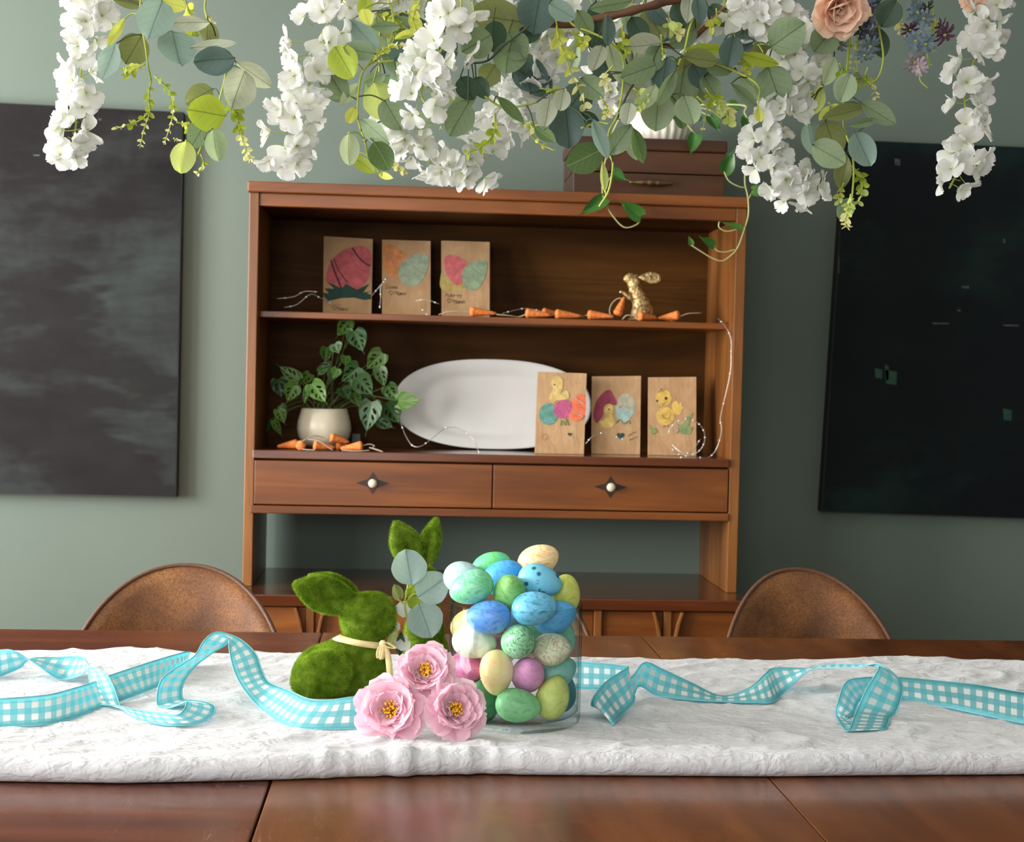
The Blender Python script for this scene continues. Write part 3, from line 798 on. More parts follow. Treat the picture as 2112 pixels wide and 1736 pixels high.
for pts in ([(0, 0), (-14, 18), (-26, 50), (-22, 84), (-6, 60), (0, 4)], [(0, 0), (10, 22), (6, 60), (-4, 92), (-10, 50), (0, 4)], [(2, 0), (28, -8), (62, 8), (84, 26), (50, 22), (2, 6)]):
    cl = catmull([bp + Rv * s7(x, BY) - Uv * s7(y, BY) + Fv * (-0.003 - 0.00004 * abs(y)) for x, y in pts], 6)
    strip([Vector(p) + (Fv * 0.5 + Rv * 0.6).normalized() * 0.0028 for p in cl], [Vector(p) - (Fv * 0.5 + Rv * 0.6).normalized() * 0.0028 for p in cl], 'bow_loop', M_RAF, r1)
cl = catmull([bp + Rv * s7(x, BY) - Uv * s7(y, BY) - Fv * 0.004 for x, y in [(0, 0), (30, 60), (42, 140), (45, 230)]], 6)
strip([Vector(p) + Rv * 0.004 for p in cl], [Vector(p) - Rv * 0.004 for p in cl], 'bow_tail', M_RAF, r1)
MB().ellipsoid(bp, (0.0045, 0.004, 0.0045), None, 12, 8).build('bow_knot', M_RAF, r1, True)

BY2 = 2.03
def S2(zx, zy, rx, rz, ry, dY=0.0, deg=0):
    return (z7(zx, zy, BY2 + dY), (s7(rx, BY2), s7(ry, BY2), s7(rz, BY2)), rot_img(deg), 24, 14)
base2 = Vector((z7(945, 900, BY2).x, BY2, ZC))
parts2 = [S2(945, 430, 100, 118, 110), S2(935, 470, 90, 85, 95, -0.02), S2(950, 600, 95, 120, 95), S2(950, 740, 125, 160, 125), S2(950, 840, 150, 115, 150), S2(905, 870, 70, 70, 90, -0.03), S2(1000, 870, 70, 70, 90, -0.03)]
ears2 = [(z7(838, 195, BY2), s7(170, BY2), s7(98, BY2), 0.0105, rot_img(117, 0.15).to_3x3()),
         (z7(985, 180, BY2 + 0.006), s7(165, BY2), s7(68, BY2), 0.0105, rot_img(76, -0.35).to_3x3())]
rabbit('green moss rabbit with two upright ears standing behind the eucalyptus sprig', parts2, ears2, base2, 30000, 9)

# ================================================================== petals and peonies
def m_petal(name, c_tip, c_base, tr=0.35):
    t = NT(name); tc = t.n('TexCoord'); sp = t.n('SeparateXYZ'); t.L(tc.outputs['UV'], sp.inputs[0])
    col = t.mix(sp.outputs[1], lin(c_base), lin(c_tip))
    st = t.n('TexNoise'); mp = t.n('Mapping'); mp.inputs['Scale'].default_value = (26, 2, 1); t.L(tc.outputs['UV'], mp.inputs[0]); t.L(mp.outputs[0], st.inputs['Vector']); st.inputs['Scale'].default_value = 1.5
    col = t.mix(t.math('MULTIPLY', st.outputs['Fac'], 0.22), col, lin(tuple(int(x * 0.86) for x in c_base)))
    t.set(rough=0.6, spec=0.2, col=col); t.translucent(tr, col); return t.m
def petal_mesh(name, L, W, th0, th1, cup, ruf, seed, nu=11, nv=10, notch=0.08):
    rnd = random.Random(seed); ph = [rnd.uniform(0, 6.3) for _ in range(4)]
    r, z = 0.0, 0.0; vs, uv = [], []
    for j in range(nv):
        t = j / (nv - 1); th = th0 + (th1 - th0) * t
        if j: r += math.sin(th) * L / (nv - 1); z += math.cos(th) * L / (nv - 1)
        w = W * (0.16 + 0.84 * math.sin(PI * min(1, t * 0.62 + 0.02)) ** 0.9)
        if t > 0.72: w *= math.sqrt(max(0.0, 1 - ((t - 0.72) / 0.30) ** 2)) * 0.9 + 0.1
        nx, nz = -math.cos(th), math.sin(th)
        for i in range(nu):
            s = -1 + 2 * i / (nu - 1)
            up_ = cup * w * s * s + ruf * L * t * t * (0.6 * math.sin(5 * s + ph[0]) + 0.4 * math.sin(11 * s + ph[1]) + 0.25 * math.sin(17 * s + ph[2]))
            ex = -notch * L * t * t * (0.6 * s * s + 0.5 * math.exp(-(s / 0.22) ** 2) + 0.25 * math.sin(9 * s + ph[3]))
            rr = r + nx * up_ + math.sin(th) * ex; zz = z + nz * up_ + math.cos(th) * ex
            vs.append((s * w * 0.5, rr, zz)); uv.append(((s + 1) / 2, t))
    me = grid_mesh(name, vs, nu, nv, uv); me.polygons.foreach_set('use_smooth', [True] * len(me.polygons)); return me
def frame(n, hint=Vector((0, 0, 1))):
    n = Vector(n).normalized(); x = hint.cross(n); x = x.normalized() if x.length > 1e-4 else n.orthogonal().normalized()
    y = n.cross(x); return Matrix((x, y, n)).transposed()
def put(name, me, mat, parent, pos, M3, s=1.0, label=None):
    if mat is not None and not me.materials: me.materials.append(mat)
    o = bpy.data.objects.new(name, me); C.objects.link(o); o.parent = parent
    sc = Matrix.Diagonal(Vector(s)) if not isinstance(s, (int, float)) else Matrix.Scale(s, 3)
    M = (M3 @ sc).to_4x4(); M.translation = Vector(pos) - wloc(parent); o.matrix_basis = M
    if label: o['label'] = label
    return o
M_PEO = m_petal('pink_silk_petal', (255, 226, 238), (246, 172, 194), 0.45); M_STAM = m_plain('orange_stamen', (250, 178, 40), 0.6, 0.3, 300)
M_STEMG = m_plain('green_stem', (98, 130, 58), 0.6, 0.2)
LAY = [(7, 0.040, 0.046, 0.75, 1.75, 0.18, 0.05, 0.000), (7, 0.036, 0.040, 0.55, 1.30, 0.25, 0.06, 0.002), (9, 0.029, 0.026, 0.55, 1.0, 0.3, 0.11, 0.003), (9, 0.020, 0.016, 0.62, 0.85, 0.3, 0.17, 0.004)]
PM = [[petal_mesh('peony_petal_%d_%d' % (k, q), l[1], l[2], l[3], l[4], l[5], l[6], 17 * k + q) for q in range(3)] for k, l in enumerate(LAY)]
def peony(label, zx, zy, Y, k, nrm, seed):
    rnd = random.Random(seed); c = z7(zx, zy, Y); n = Vector(nrm).normalized()
    c = c + n * -0.016 * k
    root = thing('peony', label, 'flower', c, 'pink silk peonies in front of the vase')
    F = frame(n)
    for li, l in enumerate(LAY):
        for q in range(l[0]):
            az = 2 * PI * (q + 0.5 * (li % 2)) / l[0] + rnd.uniform(-0.2, 0.2)
            Mz = F @ Matrix.Rotation(az, 3, 'Z') @ Matrix.Rotation(rnd.uniform(-0.12, 0.12), 3, 'X')
            put('petal', PM[li][rnd.randrange(3)], M_PEO, root, c + n * l[7] * k, Mz, k * rnd.uniform(0.92, 1.06))
    st = MB()
    for q in range(46):
        a = rnd.uniform(0, 2 * PI); r = 0.0085 * k * math.sqrt(rnd.random())
        d = (F @ Vector((r * math.cos(a), r * math.sin(a), 0.0175 * k + rnd.uniform(-0.003, 0.003)))) ; b = F @ Vector((r * 0.25 * math.cos(a), r * 0.25 * math.sin(a), 0.001))
        st.tube([c + b, c + d], [0.0004, 0.0005], 4); st.ellipsoid(c + d, (0.0014, 0.0014, 0.0014), None, 6, 4)
    st.build('stamens', M_STAM, root, True, label='orange yellow stamen tuft', kind='stuff')
    MB().lathe([(0.002, -0.014 * k), (0.006, -0.009 * k), (0.009 * k, 0.001)], c, 12, n).build('calyx', M_STEMG, root, True)
    return root
peony('pink silk peony on top of the other two below the rabbit bow', 955, 975, 1.650, 0.98, (-0.12, -0.80, 0.58), 1)
peony('pink silk peony lying lowest at the left on the gingham ribbon', 738, 1215, 1.628, 1.12, (-0.22, -0.88, 0.42), 2)
peony('pink silk peony leaning against the lower left of the glass vase', 1145, 1215, 1.618, 1.0, (0.22, -0.86, 0.46), 3)

# ================================================================== gingham ribbons
def m_gingham():
    t = NT('aqua_gingham'); tc = t.n('TexCoord'); sp = t.n('SeparateXYZ'); t.L(tc.outputs['UV'], sp.inputs[0])
    def chk(x, off, per): return t.math('GREATER_THAN', t.math('FRACT', t.math('ADD', t.math('MULTIPLY', x, 1 / per), off)), 0.5)
    a = chk(sp.outputs[0], 0.0, 0.0155); b = chk(sp.outputs[1], 0.024, 0.0155)
    both = t.math('MULTIPLY', a, b); any_ = t.math('MAXIMUM', a, b)
    edge = t.math('GREATER_THAN', t.math('ABSOLUTE', t.math('SUBTRACT', sp.outputs[1], 0.019)), 0.0155)
    tw = t.math('GREATER_THAN', t.math('SINE', t.math('MULTIPLY', t.math('ADD', sp.outputs[0], sp.outputs[1]), 5200.0)), 0.0)
    mid = t.mix(tw, lin((150, 226, 232)), lin((194, 234, 238)))
    col = t.mix(any_, lin((142, 224, 232)), mid); col = t.mix(both, col, lin((226, 232, 232))); col = t.mix(edge, col, lin((150, 228, 234)))
    t.set(rough=0.75, spec=0.2, col=col)
    fac = t.math('SUBTRACT', 0.55, t.math('MULTIPLY', both, 0.45))
    t.translucent(fac, col)
    return t.m
M_GING = m_gingham(); M_WIRE = m_plain('aqua_stitching', (112, 190, 204), 0.6, 0.25, 900)
def ribbon(label, ctrl, conv):
    """ctrl rows: x1, y1, Y1, x2, y2, Y2 - the two edges in the photo's frame with their distance; Y None: lying on the cloth"""
    A, B = [], []
    for (x1, y1, Y1, x2, y2, Y2) in ctrl:
        for (x, y, Y, dst) in ((x1, y1, Y1, A), (x2, y2, Y2, B)):
            px, py = conv(x, y)
            dst.append(PZ(px, py, ZC + 0.0035) if Y is None else P(px, py, Y))
    A, B = catmull(A, 8), catmull(B, 8)
    A = [Vector(p) for p in A]; B = [Vector(p) for p in B]
    for k in range(len(A)):
        for Q in (A, B):
            if Q[k].z < ZC + 0.003: Q[k].z = ZC + 0.003
    n = len(A); base = Vector((sum(p.x for p in A) / n, sum(p.y for p in A) / n, ZC))
    root = thing('gingham_ribbon', label, 'ribbon', base, 'aqua gingham ribbons curling along the white cloth')
    nu = 7; vs, uv = [], []; u = 0.0
    for i in range(n):
        if i: u += (((A[i] + B[i]) - (A[i - 1] + B[i - 1])) / 2).length
        for k in range(nu):
            s = k / (nu - 1); vs.append(A[i].lerp(B[i], s) - base); uv.append((u, s * 0.038))
    o = link('ribbon_band', grid_mesh('ribbon_band', vs, nu, n, uv), M_GING, root, True)
    sm = o.modifiers.new('thickness', 'SOLIDIFY'); sm.thickness = 0.0004; sm.offset = 0
    for E in (A, B): MB().tube(E, 0.0008, 6).build('wired_edge', M_WIRE, root, True, label='darker stitched wire edge')
cz8 = lambda x, y: (x / 2.64, 1280 + y / 2.64)
czr = lambda x, y: (1180 + x / 2.266, 1280 + y / 2.266)
ribbon('aqua gingham ribbon end lying straight at the far left under the curled one',
       [(-180, 440, 1.70, -180, 590, None), (0, 425, 1.70, 0, 578, None), (250, 405, 1.73, 250, 565, None), (400, 368, 1.77, 400, 530, None), (500, 338, 1.81, 560, 470, None), (620, 290, 1.86, 700, 418, None), (850, 215, 1.93, 850, 360, None), (1000, 172, 2.0, 960, 300, None), (1036, 168, 2.03, 1020, 235, 2.03)], cz8)
ribbon('aqua gingham ribbon curling up in a tall arch left of the crouching moss rabbit',
       [(-220, 170, 1.96, -220, 330, None), (-80, 165, 1.94, -80, 320, None), (0, 160, 1.93, 0, 300, None), (70, 162, 1.92, 110, 255, 1.94), (152, 208, 1.92, 165, 206, 1.94), (250, 275, 1.90, 300, 200, 1.96), (335, 318, None, 400, 193, 1.95), (430, 300, 1.89, 452, 200, 1.93), (500, 255, 1.86, 474, 228, 1.90), (572, 282, 1.82, 483, 290, 1.85), (615, 350, 1.79, 495, 370, 1.81), (648, 445, 1.76, 520, 440, 1.77),
        (662, 474, None, 566, 458, 1.755), (700, 504, None, 630, 460, 1.745), (780, 545, None, 750, 486, 1.72), (930, 570, None, 870, 502, 1.69), (1060, 562, None, 965, 512, 1.675), (1150, 522, 1.69, 1005, 478, 1.69), (1172, 470, 1.71, 1014, 440, 1.715), (1120, 440, 1.74, 985, 452, 1.735), (1040, 430, 1.77, 920, 474, 1.75),
        (1000, 425, 1.785, 862, 466, 1.765), (990, 380, 1.795, 855, 400, 1.775), (1010, 320, 1.81, 880, 320, 1.79), (1060, 250, 1.83, 950, 262, 1.81), (1150, 180, 1.85, 1060, 190, 1.83), (1228, 132, 1.86, 1112, 108, 1.85), (1246, 108, 1.855, 1182, 61, 1.865), (1248, 150, 1.845, 1300, 95, 1.865), (1262, 230, 1.825, 1390, 175, 1.85), (1290, 310, 1.80, 1425, 265, 1.83), (1340, 390, 1.765, 1465, 333, 1.80), (1430, 485, None, 1560, 372, 1.76), (1560, 570, None, 1680, 425, 1.70), (1700, 590, None, 1800, 432, 1.685), (1950, 587, None, 1945, 412, 1.685), (2080, 580, None, 2080, 410, 1.69)], cz8)
ribbon('aqua gingham ribbon running from the vase to a folded loop at the right',
       [(-120, 182, 1.86, -120, 312, 1.85), (0, 190, 1.84, 0, 318, 1.83), (150, 200, 1.81, 150, 322, 1.80), (235, 210, 1.795, 240, 322, 1.785), (262, 216, 1.78, 288, 345, 1.765), (225, 240, 1.765, 285, 385, 1.75), (150, 292, 1.745, 240, 432, 1.73), (96, 362, 1.73, 190, 483, None), (98, 400, 1.74, 196, 470, 1.735), (170, 372, 1.79, 230, 425, 1.78), (280, 260, 1.84, 285, 350, 1.83), (340, 195, 1.865, 318, 305, 1.85), (430, 230, 1.88, 400, 350, None), (560, 290, 1.88, 560, 370, None), (700, 350, 1.85, 700, 378, None), (830, 312, 1.86, 850, 382, None), (900, 250, 1.90, 940, 378, None), (945, 221, 1.92, 995, 330, 1.87), (1100, 220, 1.92, 1110, 232, 1.885), (1200, 204, 1.90, 1200, 220, 1.865), (1330, 204, 1.85, 1330, 218, 1.82), (1418, 212, 1.80, 1440, 204, 1.79), (1432, 225, 1.765, 1540, 292, 1.77), (1375, 320, 1.745, 1530, 390, 1.755), (1330, 420, 1.73, 1490, 462, 1.74), (1287, 516, None, 1450, 510, None), (1234, 446, 1.74, 1290, 512, 1.722), (1245, 370, 1.76, 1320, 432, 1.75), (1282, 286, 1.79, 1345, 372, 1.78), (1370, 266, 1.82, 1410, 345, 1.81), (1530, 265, 1.85, 1530, 395, 1.835), (1700, 280, 1.86, 1720, 400, None), (1900, 300, 1.85, 1900, 435, None), (2112, 335, 1.81, 2112, 478, None), (2300, 350, 1.80, 2300, 500, None)], czr)

# ================================================================== leaves
def leaf_mesh(name, shape='round', fold=0.10, curl=0.12, nu=9, nv=13, seed=0):
    rnd = random.Random(seed); p1, p2 = rnd.uniform(0, 6), rnd.uniform(0, 6)
    vs, uv = [], []
    for j in range(nv):
        t = j / (nv - 1)
        if shape == 'round': w = math.sqrt(max(0, 1 - (2 * t - 1) ** 2)) * (1.0 if t < 0.5 else 1 - 0.22 * (t - 0.5) * 2) * 0.5
        elif shape == 'heart': w = 0.5 * (math.sin(PI * min(1, t * 1.12 + 0.06) ** 0.62) ** 0.85) * (1 - 0.10 * t)
        else: w = 0.5 * math.sin(PI * t) ** 0.75
        w = max(w, 0.012)
        for i in range(nu):
            s = -1 + 2 * i / (nu - 1)
            back = 0.10 * (1 - t) ** 3 * abs(s) if shape == 'heart' else 0
            z = fold * abs(s) * w * 2 + curl * (t - 0.4) ** 2 * 1.3 + 0.025 * math.sin(5 * t + p1 + 2 * s) + 0.02 * math.sin(4 * s + p2)
            vs.append((s * w, t - back, z)); uv.append(((s * w) + 0.5, t))
    me = grid_mesh(name, vs, nu, nv, uv); me.polygons.foreach_set('use_smooth', [True] * len(me.polygons)); return me
def m_leaf(name, c, vein, tr=0.35, rough=0.55, veinamt=0.8, spec=0.3, glow=1.35):
    t = NT(name); tc = t.n('TexCoord'); sp = t.n('SeparateXYZ'); t.L(tc.outputs['UV'], sp.inputs[0])
    x = t.math('ABSOLUTE', t.math('SUBTRACT', sp.outputs[0], 0.5))
    mid = t.math('LESS_THAN', x, 0.017)
    q = t.math('FRACT', t.math('MULTIPLY', t.math('SUBTRACT', sp.outputs[1], t.math('MULTIPLY', x, 0.8)), 5.0))
    sidev = t.math('MULTIPLY', t.math('LESS_THAN', t.math('ABSOLUTE', t.math('SUBTRACT', q, 0.5)), 0.045), t.math('LESS_THAN', x, 0.36))
    v = t.math('MAXIMUM', mid, t.math('MULTIPLY', sidev, 0.38))
    nz = t.noise(t.coords((60, 60, 60), out='UV'), 1.0, 2, 0.65)
    l = lin(c)
    col = t.ramp(nz, [(0.3, tuple(k * 0.84 for k in l[:3]) + (1,)), (0.7, tuple(min(1, k * 1.16) for k in l[:3]) + (1,))])
    col = t.mix(t.math('MULTIPLY', v, veinamt), col, lin(vein))
    t.set(rough=rough, col=col, spec=spec)
    t.translucent(tr, t.mix(1.0, col, (glow, glow, glow * 0.8, 1), 'MULTIPLY')); return t.m
def place_leaf(name, me, mat, parent, base, tip, width, face=None, label=None):
    base, tip = Vector(base), Vector(tip); y = tip - base; L = y.length; y.normalize()
    n = Vector(face) if face is not None else (CAM - base).normalized()
    n = (n - y * n.dot(y)); n = n.normalized() if n.length > 1e-4 else y.orthogonal().normalized()
    x = y.cross(n); M = Matrix((x, y, n)).transposed()
    key = me.name + '|' + mat.name
    if key not in LEAFCACHE:
        m2 = me.copy(); m2.name = 'leaf_blade'; m2.materials.clear(); m2.materials.append(mat); LEAFCACHE[key] = m2
    return put(name, LEAFCACHE[key], None, parent, base, M, (width, L, (L + width) * 0.5), label)
LEAFCACHE = {}
ROUND = [leaf_mesh('round_leaf_%d' % i, 'round', 0.05 + 0.05 * i, 0.05 + 0.10 * i, seed=i) for i in range(3)]
LANCE = [leaf_mesh('lance_leaf_%d' % i, 'lance', 0.12, 0.2 - 0.1 * i, 5, 9, seed=i + 5) for i in range(2)]
HEART = [leaf_mesh('heart_leaf_%d' % i, 'heart', 0.16, 0.15 + 0.1 * i, seed=i + 9) for i in range(2)]
def swiss_mesh(name, seed):
    """heart leaf with the real oval holes between its side veins"""
    nu, nv = 25, 34; rnd = random.Random(seed); vs, uv = [], []; holes = []
    for k in range(3):
        for s in (-1, 1):
            holes.append((s * rnd.uniform(0.36, 0.46), 0.27 + 0.19 * k + rnd.uniform(-0.02, 0.02), rnd.uniform(0.17, 0.24), rnd.uniform(0.045, 0.062), s * -0.32))
    for j in range(nv):
        t = j / (nv - 1); w = max(0.012, 0.5 * (math.sin(PI * min(1, t * 1.12 + 0.06) ** 0.62) ** 0.85))
        for i in range(nu):
            s = -1 + 2 * i / (nu - 1)
            z = 0.16 * abs(s) * w + 0.22 * (t - 0.35) ** 2 + 0.014 * math.sin(16 * (t - 0.5 * abs(s))) * abs(s)
            vs.append((s * w, t - 0.10 * (1 - t) ** 3 * abs(s), z)); uv.append((s * w + 0.5, t))
    fs = []
    for j in range(nv - 1):
        for i in range(nu - 1):
            s = -1 + 2 * (i + 0.5) / (nu - 1); t = (j + 0.5) / (nv - 1); inside = False
            for (hs, ht, a, b, sl) in holes:
                ds, dt = s - hs, t - ht + sl * (s - hs) * 0.9
                if (ds / a) ** 2 + (dt / b) ** 2 < 1: inside = True
            if not inside: fs.append((j * nu + i, j * nu + i + 1, (j + 1) * nu + i + 1, (j + 1) * nu + i))
    me = bpy.data.meshes.new(name); me.from_pydata(vs, [], fs); ul = me.uv_layers.new(name='uv')
    for l in me.loops: ul.data[l.index].uv = uv[l.vertex_index]
    me.update(); me.polygons.foreach_set('use_smooth', [True] * len(me.polygons)); return me
SWISS = [swiss_mesh('swiss_leaf_%d' % i, i + 1) for i in range(3)]

# ================================================================== platter
def m_ceramic(name, c, rough=0.25):
    t = NT(name); t.set(rough=rough, coat=0.3, col=t.ramp(t.noise(t.coords(), 9, 3), [(0.3, tuple(k * 0.94 for k in lin(c)[:3]) + (1,)), (0.7, lin(c))])); return t.m
M_PLAT = m_ceramic('white_ceramic', (226, 225, 222), 0.3)
PY = 3.83
pc = P(1018, 834, PY); pa, pb = 205 * mpp(PY), 95 * mpp(PY)
plat = thing('oval_platter', 'large white oval ceramic platter propped upright behind the chick and eggs bag', 'platter', (pc.x, PY, z_ctr))
tilt = Matrix.Rotation(-0.20, 3, 'X')
prof = [(0.0, 0.010), (0.60, 0.010), (0.70, 0.008), (0.76, 0.0), (0.80, -0.002), (0.97, -0.0105), (0.995, -0.010), (1.0, -0.008), (0.985, -0.005), (0.80, 0.004), (0.74, 0.008), (0.69, 0.0155), (0.0, 0.0165)]
seg = 96; vs = []
for (r, d) in prof:
    for k in range(seg):
        a = 2 * PI * k / seg; ex = 0.86
        cx_ = math.copysign(abs(math.cos(a)) ** ex, math.cos(a)); sz_ = math.copysign(abs(math.sin(a)) ** ex, math.sin(a))
        # the rim keeps about the same width all round
        rr = max(r, 0.002); ea = pa - (1 - rr) * pa if rr < 0.6 else pa - (1 - rr) * 0.235 * 0.9; eb = pb - (1 - rr) * pb if rr < 0.6 else pb - (1 - rr) * 0.125
        vs.append(Vector((pc.x, PY, z_ctr + 0.001)) + tilt @ Vector((ea * cx_, d, pb + eb * sz_)))
m_ = len(prof); fs = [(i * seg + k, i * seg + (k + 1) % seg, (i + 1) * seg + (k + 1) % seg, (i + 1) * seg + k) for i in range(m_ - 1) for k in range(seg)]
fs += [tuple(range(seg)), tuple(range((m_ - 1) * seg, m_ * seg))]
mb = MB(); mb.add(vs, fs); mb.build('platter_body', M_PLAT, plat, True)

# ================================================================== paper bags with coloured drawings
def m_kraft():
    t = NT('brown_kraft_paper'); v = t.coords()
    col = t.ramp(t.noise(v, 14, 4), [(0.3, lin((176, 138, 100))), (0.7, lin((202, 166, 126)))])
    t.set(rough=0.8, spec=0.2, col=col)
    h = t.math('ADD', t.math('MULTIPLY', t.noise(t.coords((2.2, 1, 0.9)), 22, 5, 0.6, 1.0), 0.7), t.math('MULTIPLY', t.noise(t.coords((40, 1, 3)), 1.0, 3), 0.3))
    t.bump(h, 0.3, 0.010); return t.m
M_KRAFT = m_kraft()
INK = {}
def ink(c):
    if c not in INK: INK[c] = m_plain('marker_%d_%d_%d' % c, tuple(x * 0.78 + y * 0.22 for x, y in zip(c, (188, 152, 114))) if sum(c) > 200 else c, 0.8, 0.2, 70, bump=0.3)
    return INK[c]
BAGS = 'decorated paper bags on the hutch shelves'
class Bag:
    def __init__(self, label, tl, tr, bl_x, br_x, Yt, Yb, zb, flap=None):
        q01, q11 = P(*tl, Yt), P(*tr, Yt)
        q00 = Vector((P(bl_x, 900, Yb).x if zb < 1.1 else P(bl_x, 650, Yb).x, Yb, zb + 0.0008)); q10 = Vector((P(br_x, 900, Yb).x if zb < 1.1 else P(br_x, 650, Yb).x, Yb, zb + 0.0008))
        self.root = thing('paper_bag', label, 'paper bag', ((q00.x + q10.x) / 2, Yb, zb), BAGS)
        self.o = q00; self.n = (q10 - q00).cross(q01 - q00).normalized()
        if self.n.y > 0: self.n = -self.n
        nu, nv = 13, 17; back = -self.n * 0.014; mb = MB(); vs = []
        for face in (0, 1):
            for j in range(nv):
                t = j / (nv - 1)
                for i in range(nu):
                    s = i / (nu - 1); p = q00.lerp(q10, s).lerp(q01.lerp(q11, s), t)
                    if face: p = p + back * (0.35 + 0.65 * (1 - t)) * (1 if 0 < i < nu - 1 else 0.55)
                    vs.append(p)
        fs = []
        for face in (0, 1):
            o = face * nu * nv
            fs += [(o + j * nu + i, o + j * nu + i + 1, o + (j + 1) * nu + i + 1, o + (j + 1) * nu + i) for j in range(nv - 1) for i in range(nu - 1)]
        rim = [i for i in range(nu)] + [j * nu + nu - 1 for j in range(1, nv)] + [(nv - 1) * nu + i for i in range(nu - 2, -1, -1)] + [j * nu for j in range(nv - 2, 0, -1)]
        m = nu * nv; fs += [(rim[k], rim[(k + 1) % len(rim)], m + rim[(k + 1) % len(rim)], m + rim[k]) for k in range(len(rim))]
        mb.add(vs, fs); mb.build('bag_body', M_KRAFT, self.root)
        self.k = 0
        if flap is not None:
            a0, a1 = q00.lerp(q01, flap), q10.lerp(q11, flap)
            MB().prism([q00 + self.n * 0.0007, q10 + self.n * 0.0007, a1 + self.n * 0.0007, a0 + self.n * 0.0007], -self.n * 0.0005).build('bottom_flap', M_KRAFT, self.root)
    def pt(self, px, py, lift):
        d = ray(px, py); t = (self.o + self.n * lift - CAM).dot(self.n) / d.dot(self.n); return CAM + d * t
    def shape(self, pts, c, conv, name='drawn_shape', smooth=True):
        self.k += 1; lift = 0.0009 + 0.00008 * self.k
        P2 = [np.array(conv(*p) if len(p) == 2 else p, float) for p in pts]
        if smooth: P2 = catmull(P2[-1:] + P2 + P2[:2], 5)[5:-5 - 1]
        MB().prism([self.pt(x, y, lift) for x, y in P2], -self.n * 0.00007).build(name, ink(c), self.root)
    def ell(self, cx, cy, rx, ry, c, conv, rot=0, name='drawn_shape'):
        a = math.radians(rot)
        self.shape([(cx + rx * math.cos(w) * math.cos(a) - ry * math.sin(w) * math.sin(a), cy + rx * math.cos(w) * math.sin(a) + ry * math.sin(w) * math.cos(a)) for w in [2 * PI * k / 20 for k in range(20)]], c, conv, name, False)
    def line(self, pts, w, c, conv, name='drawn_line'):
        self.k += 1; lift = 0.0009 + 0.00008 * self.k
        pp = [self.pt(*conv(x, y), lift) for x, y in pts]; pp = [Vector(q) for q in catmull(pp, 4)] if len(pp) > 2 else pp
        MB().tube(pp, w, 4).build(name, ink(c), self.root)
    def heart(self, x, y, s, c, conv, fill=False):
        h = [(x + s * 16 * math.sin(a) ** 3 / 16, y - s * (13 * math.cos(a) - 5 * math.cos(2 * a) - 2 * math.cos(3 * a) - math.cos(4 * a)) / 16) for a in [2 * PI * k / 22 for k in range(22)]]
        if fill: self.shape(h, c, conv, 'drawn_heart', False)
        else: self.line(h + h[:1], 0.0005, c, conv, 'drawn_heart')
    def write(self, word, x, y, s, c, conv):
        G = {'N': [[(0, 1), (0, 0), (.7, 1), (.7, 0)]], 'a': [[(.6, .35), (.3, .45), (.05, .7), (.3, 1), (.6, .7), (.6, .4), (.65, 1)]], 'n': [[(0, .4), (.02, 1), (.1, .6), (.4, .42), (.52, .7), (.55, 1)]],
             'I': [[(.0, 0), (.5, 0)], [(.25, 0), (.25, 1)], [(0, 1), (.5, 1)]], 's': [[(.5, .45), (.2, .45), (.15, .65), (.45, .78), (.4, 1), (.05, .98)]], 'c': [[(.55, .5), (.25, .42), (.05, .7), (.25, 1), (.55, .92)]],
             'A': [[(0, 1), (.35, 0), (.7, 1)], [(.15, .6), (.55, .6)]], 'u': [[(0, .42), (.05, .9), (.3, 1), (.52, .8), (.52, .42), (.58, 1)]], 'b': [[(0, 0), (0, 1), (.4, .95), (.5, .7), (.3, .5), (0, .65)]],
             'r': [[(0, .42), (.02, 1), (.08, .6), (.4, .45)]], 'e': [[(.05, .7), (.5, .68), (.4, .45), (.1, .5), (.05, .8), (.25, 1), (.55, .9)]], 'y': [[(0, .42), (.25, .9)], [(.5, .42), (.1, 1.4)]]}
        for ch in word:
            for st in G[ch]: self.line([(x + a * s, y + b * s) for a, b in st], 0.00045, c, conv, 'handwriting')
            x += s * (0.85 if ch.isupper() else 0.72)
cA = lambda x, y: (650 + x / 5.558, 470 + y / 5.558)
cB = lambda x, y: (1090 + x / 5.708, 760 + y / 5.708)
PEN = (52, 48, 46)
b = Bag('paper bag with one big red striped egg on dark green grass', (668, 487), (769, 493), 666, 766, 3.87, 3.81, z_shelf)
b.shape([(122, 570), (160, 430), (250, 305), (400, 225), (530, 205), (610, 240), (640, 320), (635, 430), (610, 560), (560, 650), (490, 702), (300, 702), (150, 640)], (196, 78, 94), cA, 'drawn_egg')
b.line([(425, 228), (500, 340), (570, 405), (632, 435)], 0.0024, (62, 34, 50), cA); b.line([(182, 370), (230, 520), (300, 690)], 0.0026, (62, 34, 50), cA); b.line([(212, 345), (270, 490), (370, 625)], 0.0016, (62, 34, 50), cA)
b.shape([(88, 742), (158, 752), (108, 690), (215, 697), (140, 615), (300, 692), (355, 640), (480, 708), (622, 638), (572, 706), (548, 742), (628, 728), (592, 748), (645, 768), (640, 815), (560, 825), (450, 797), (300, 802), (150, 835), (100, 785)], (34, 66, 56), cA, 'drawn_grass', False)
b.heart(222, 915, 26, PEN, cA); b.write('Nana', 262, 905, 38, PEN, cA); b.line([(195, 882), (240, 876), (300, 884)], 0.0004, PEN, cA, 'handwriting')
b = Bag('paper bag with an orange egg behind a grey green egg', (788, 494), (888, 497), 788, 888, 3.87, 3.81, z_shelf, 0.36)
b.shape([(785, 195), (850, 183), (960, 235), (1070, 335), (1060, 400), (960, 460), (940, 570), (880, 560), (800, 505), (783, 400)], (214, 132, 78), cA, 'drawn_egg')
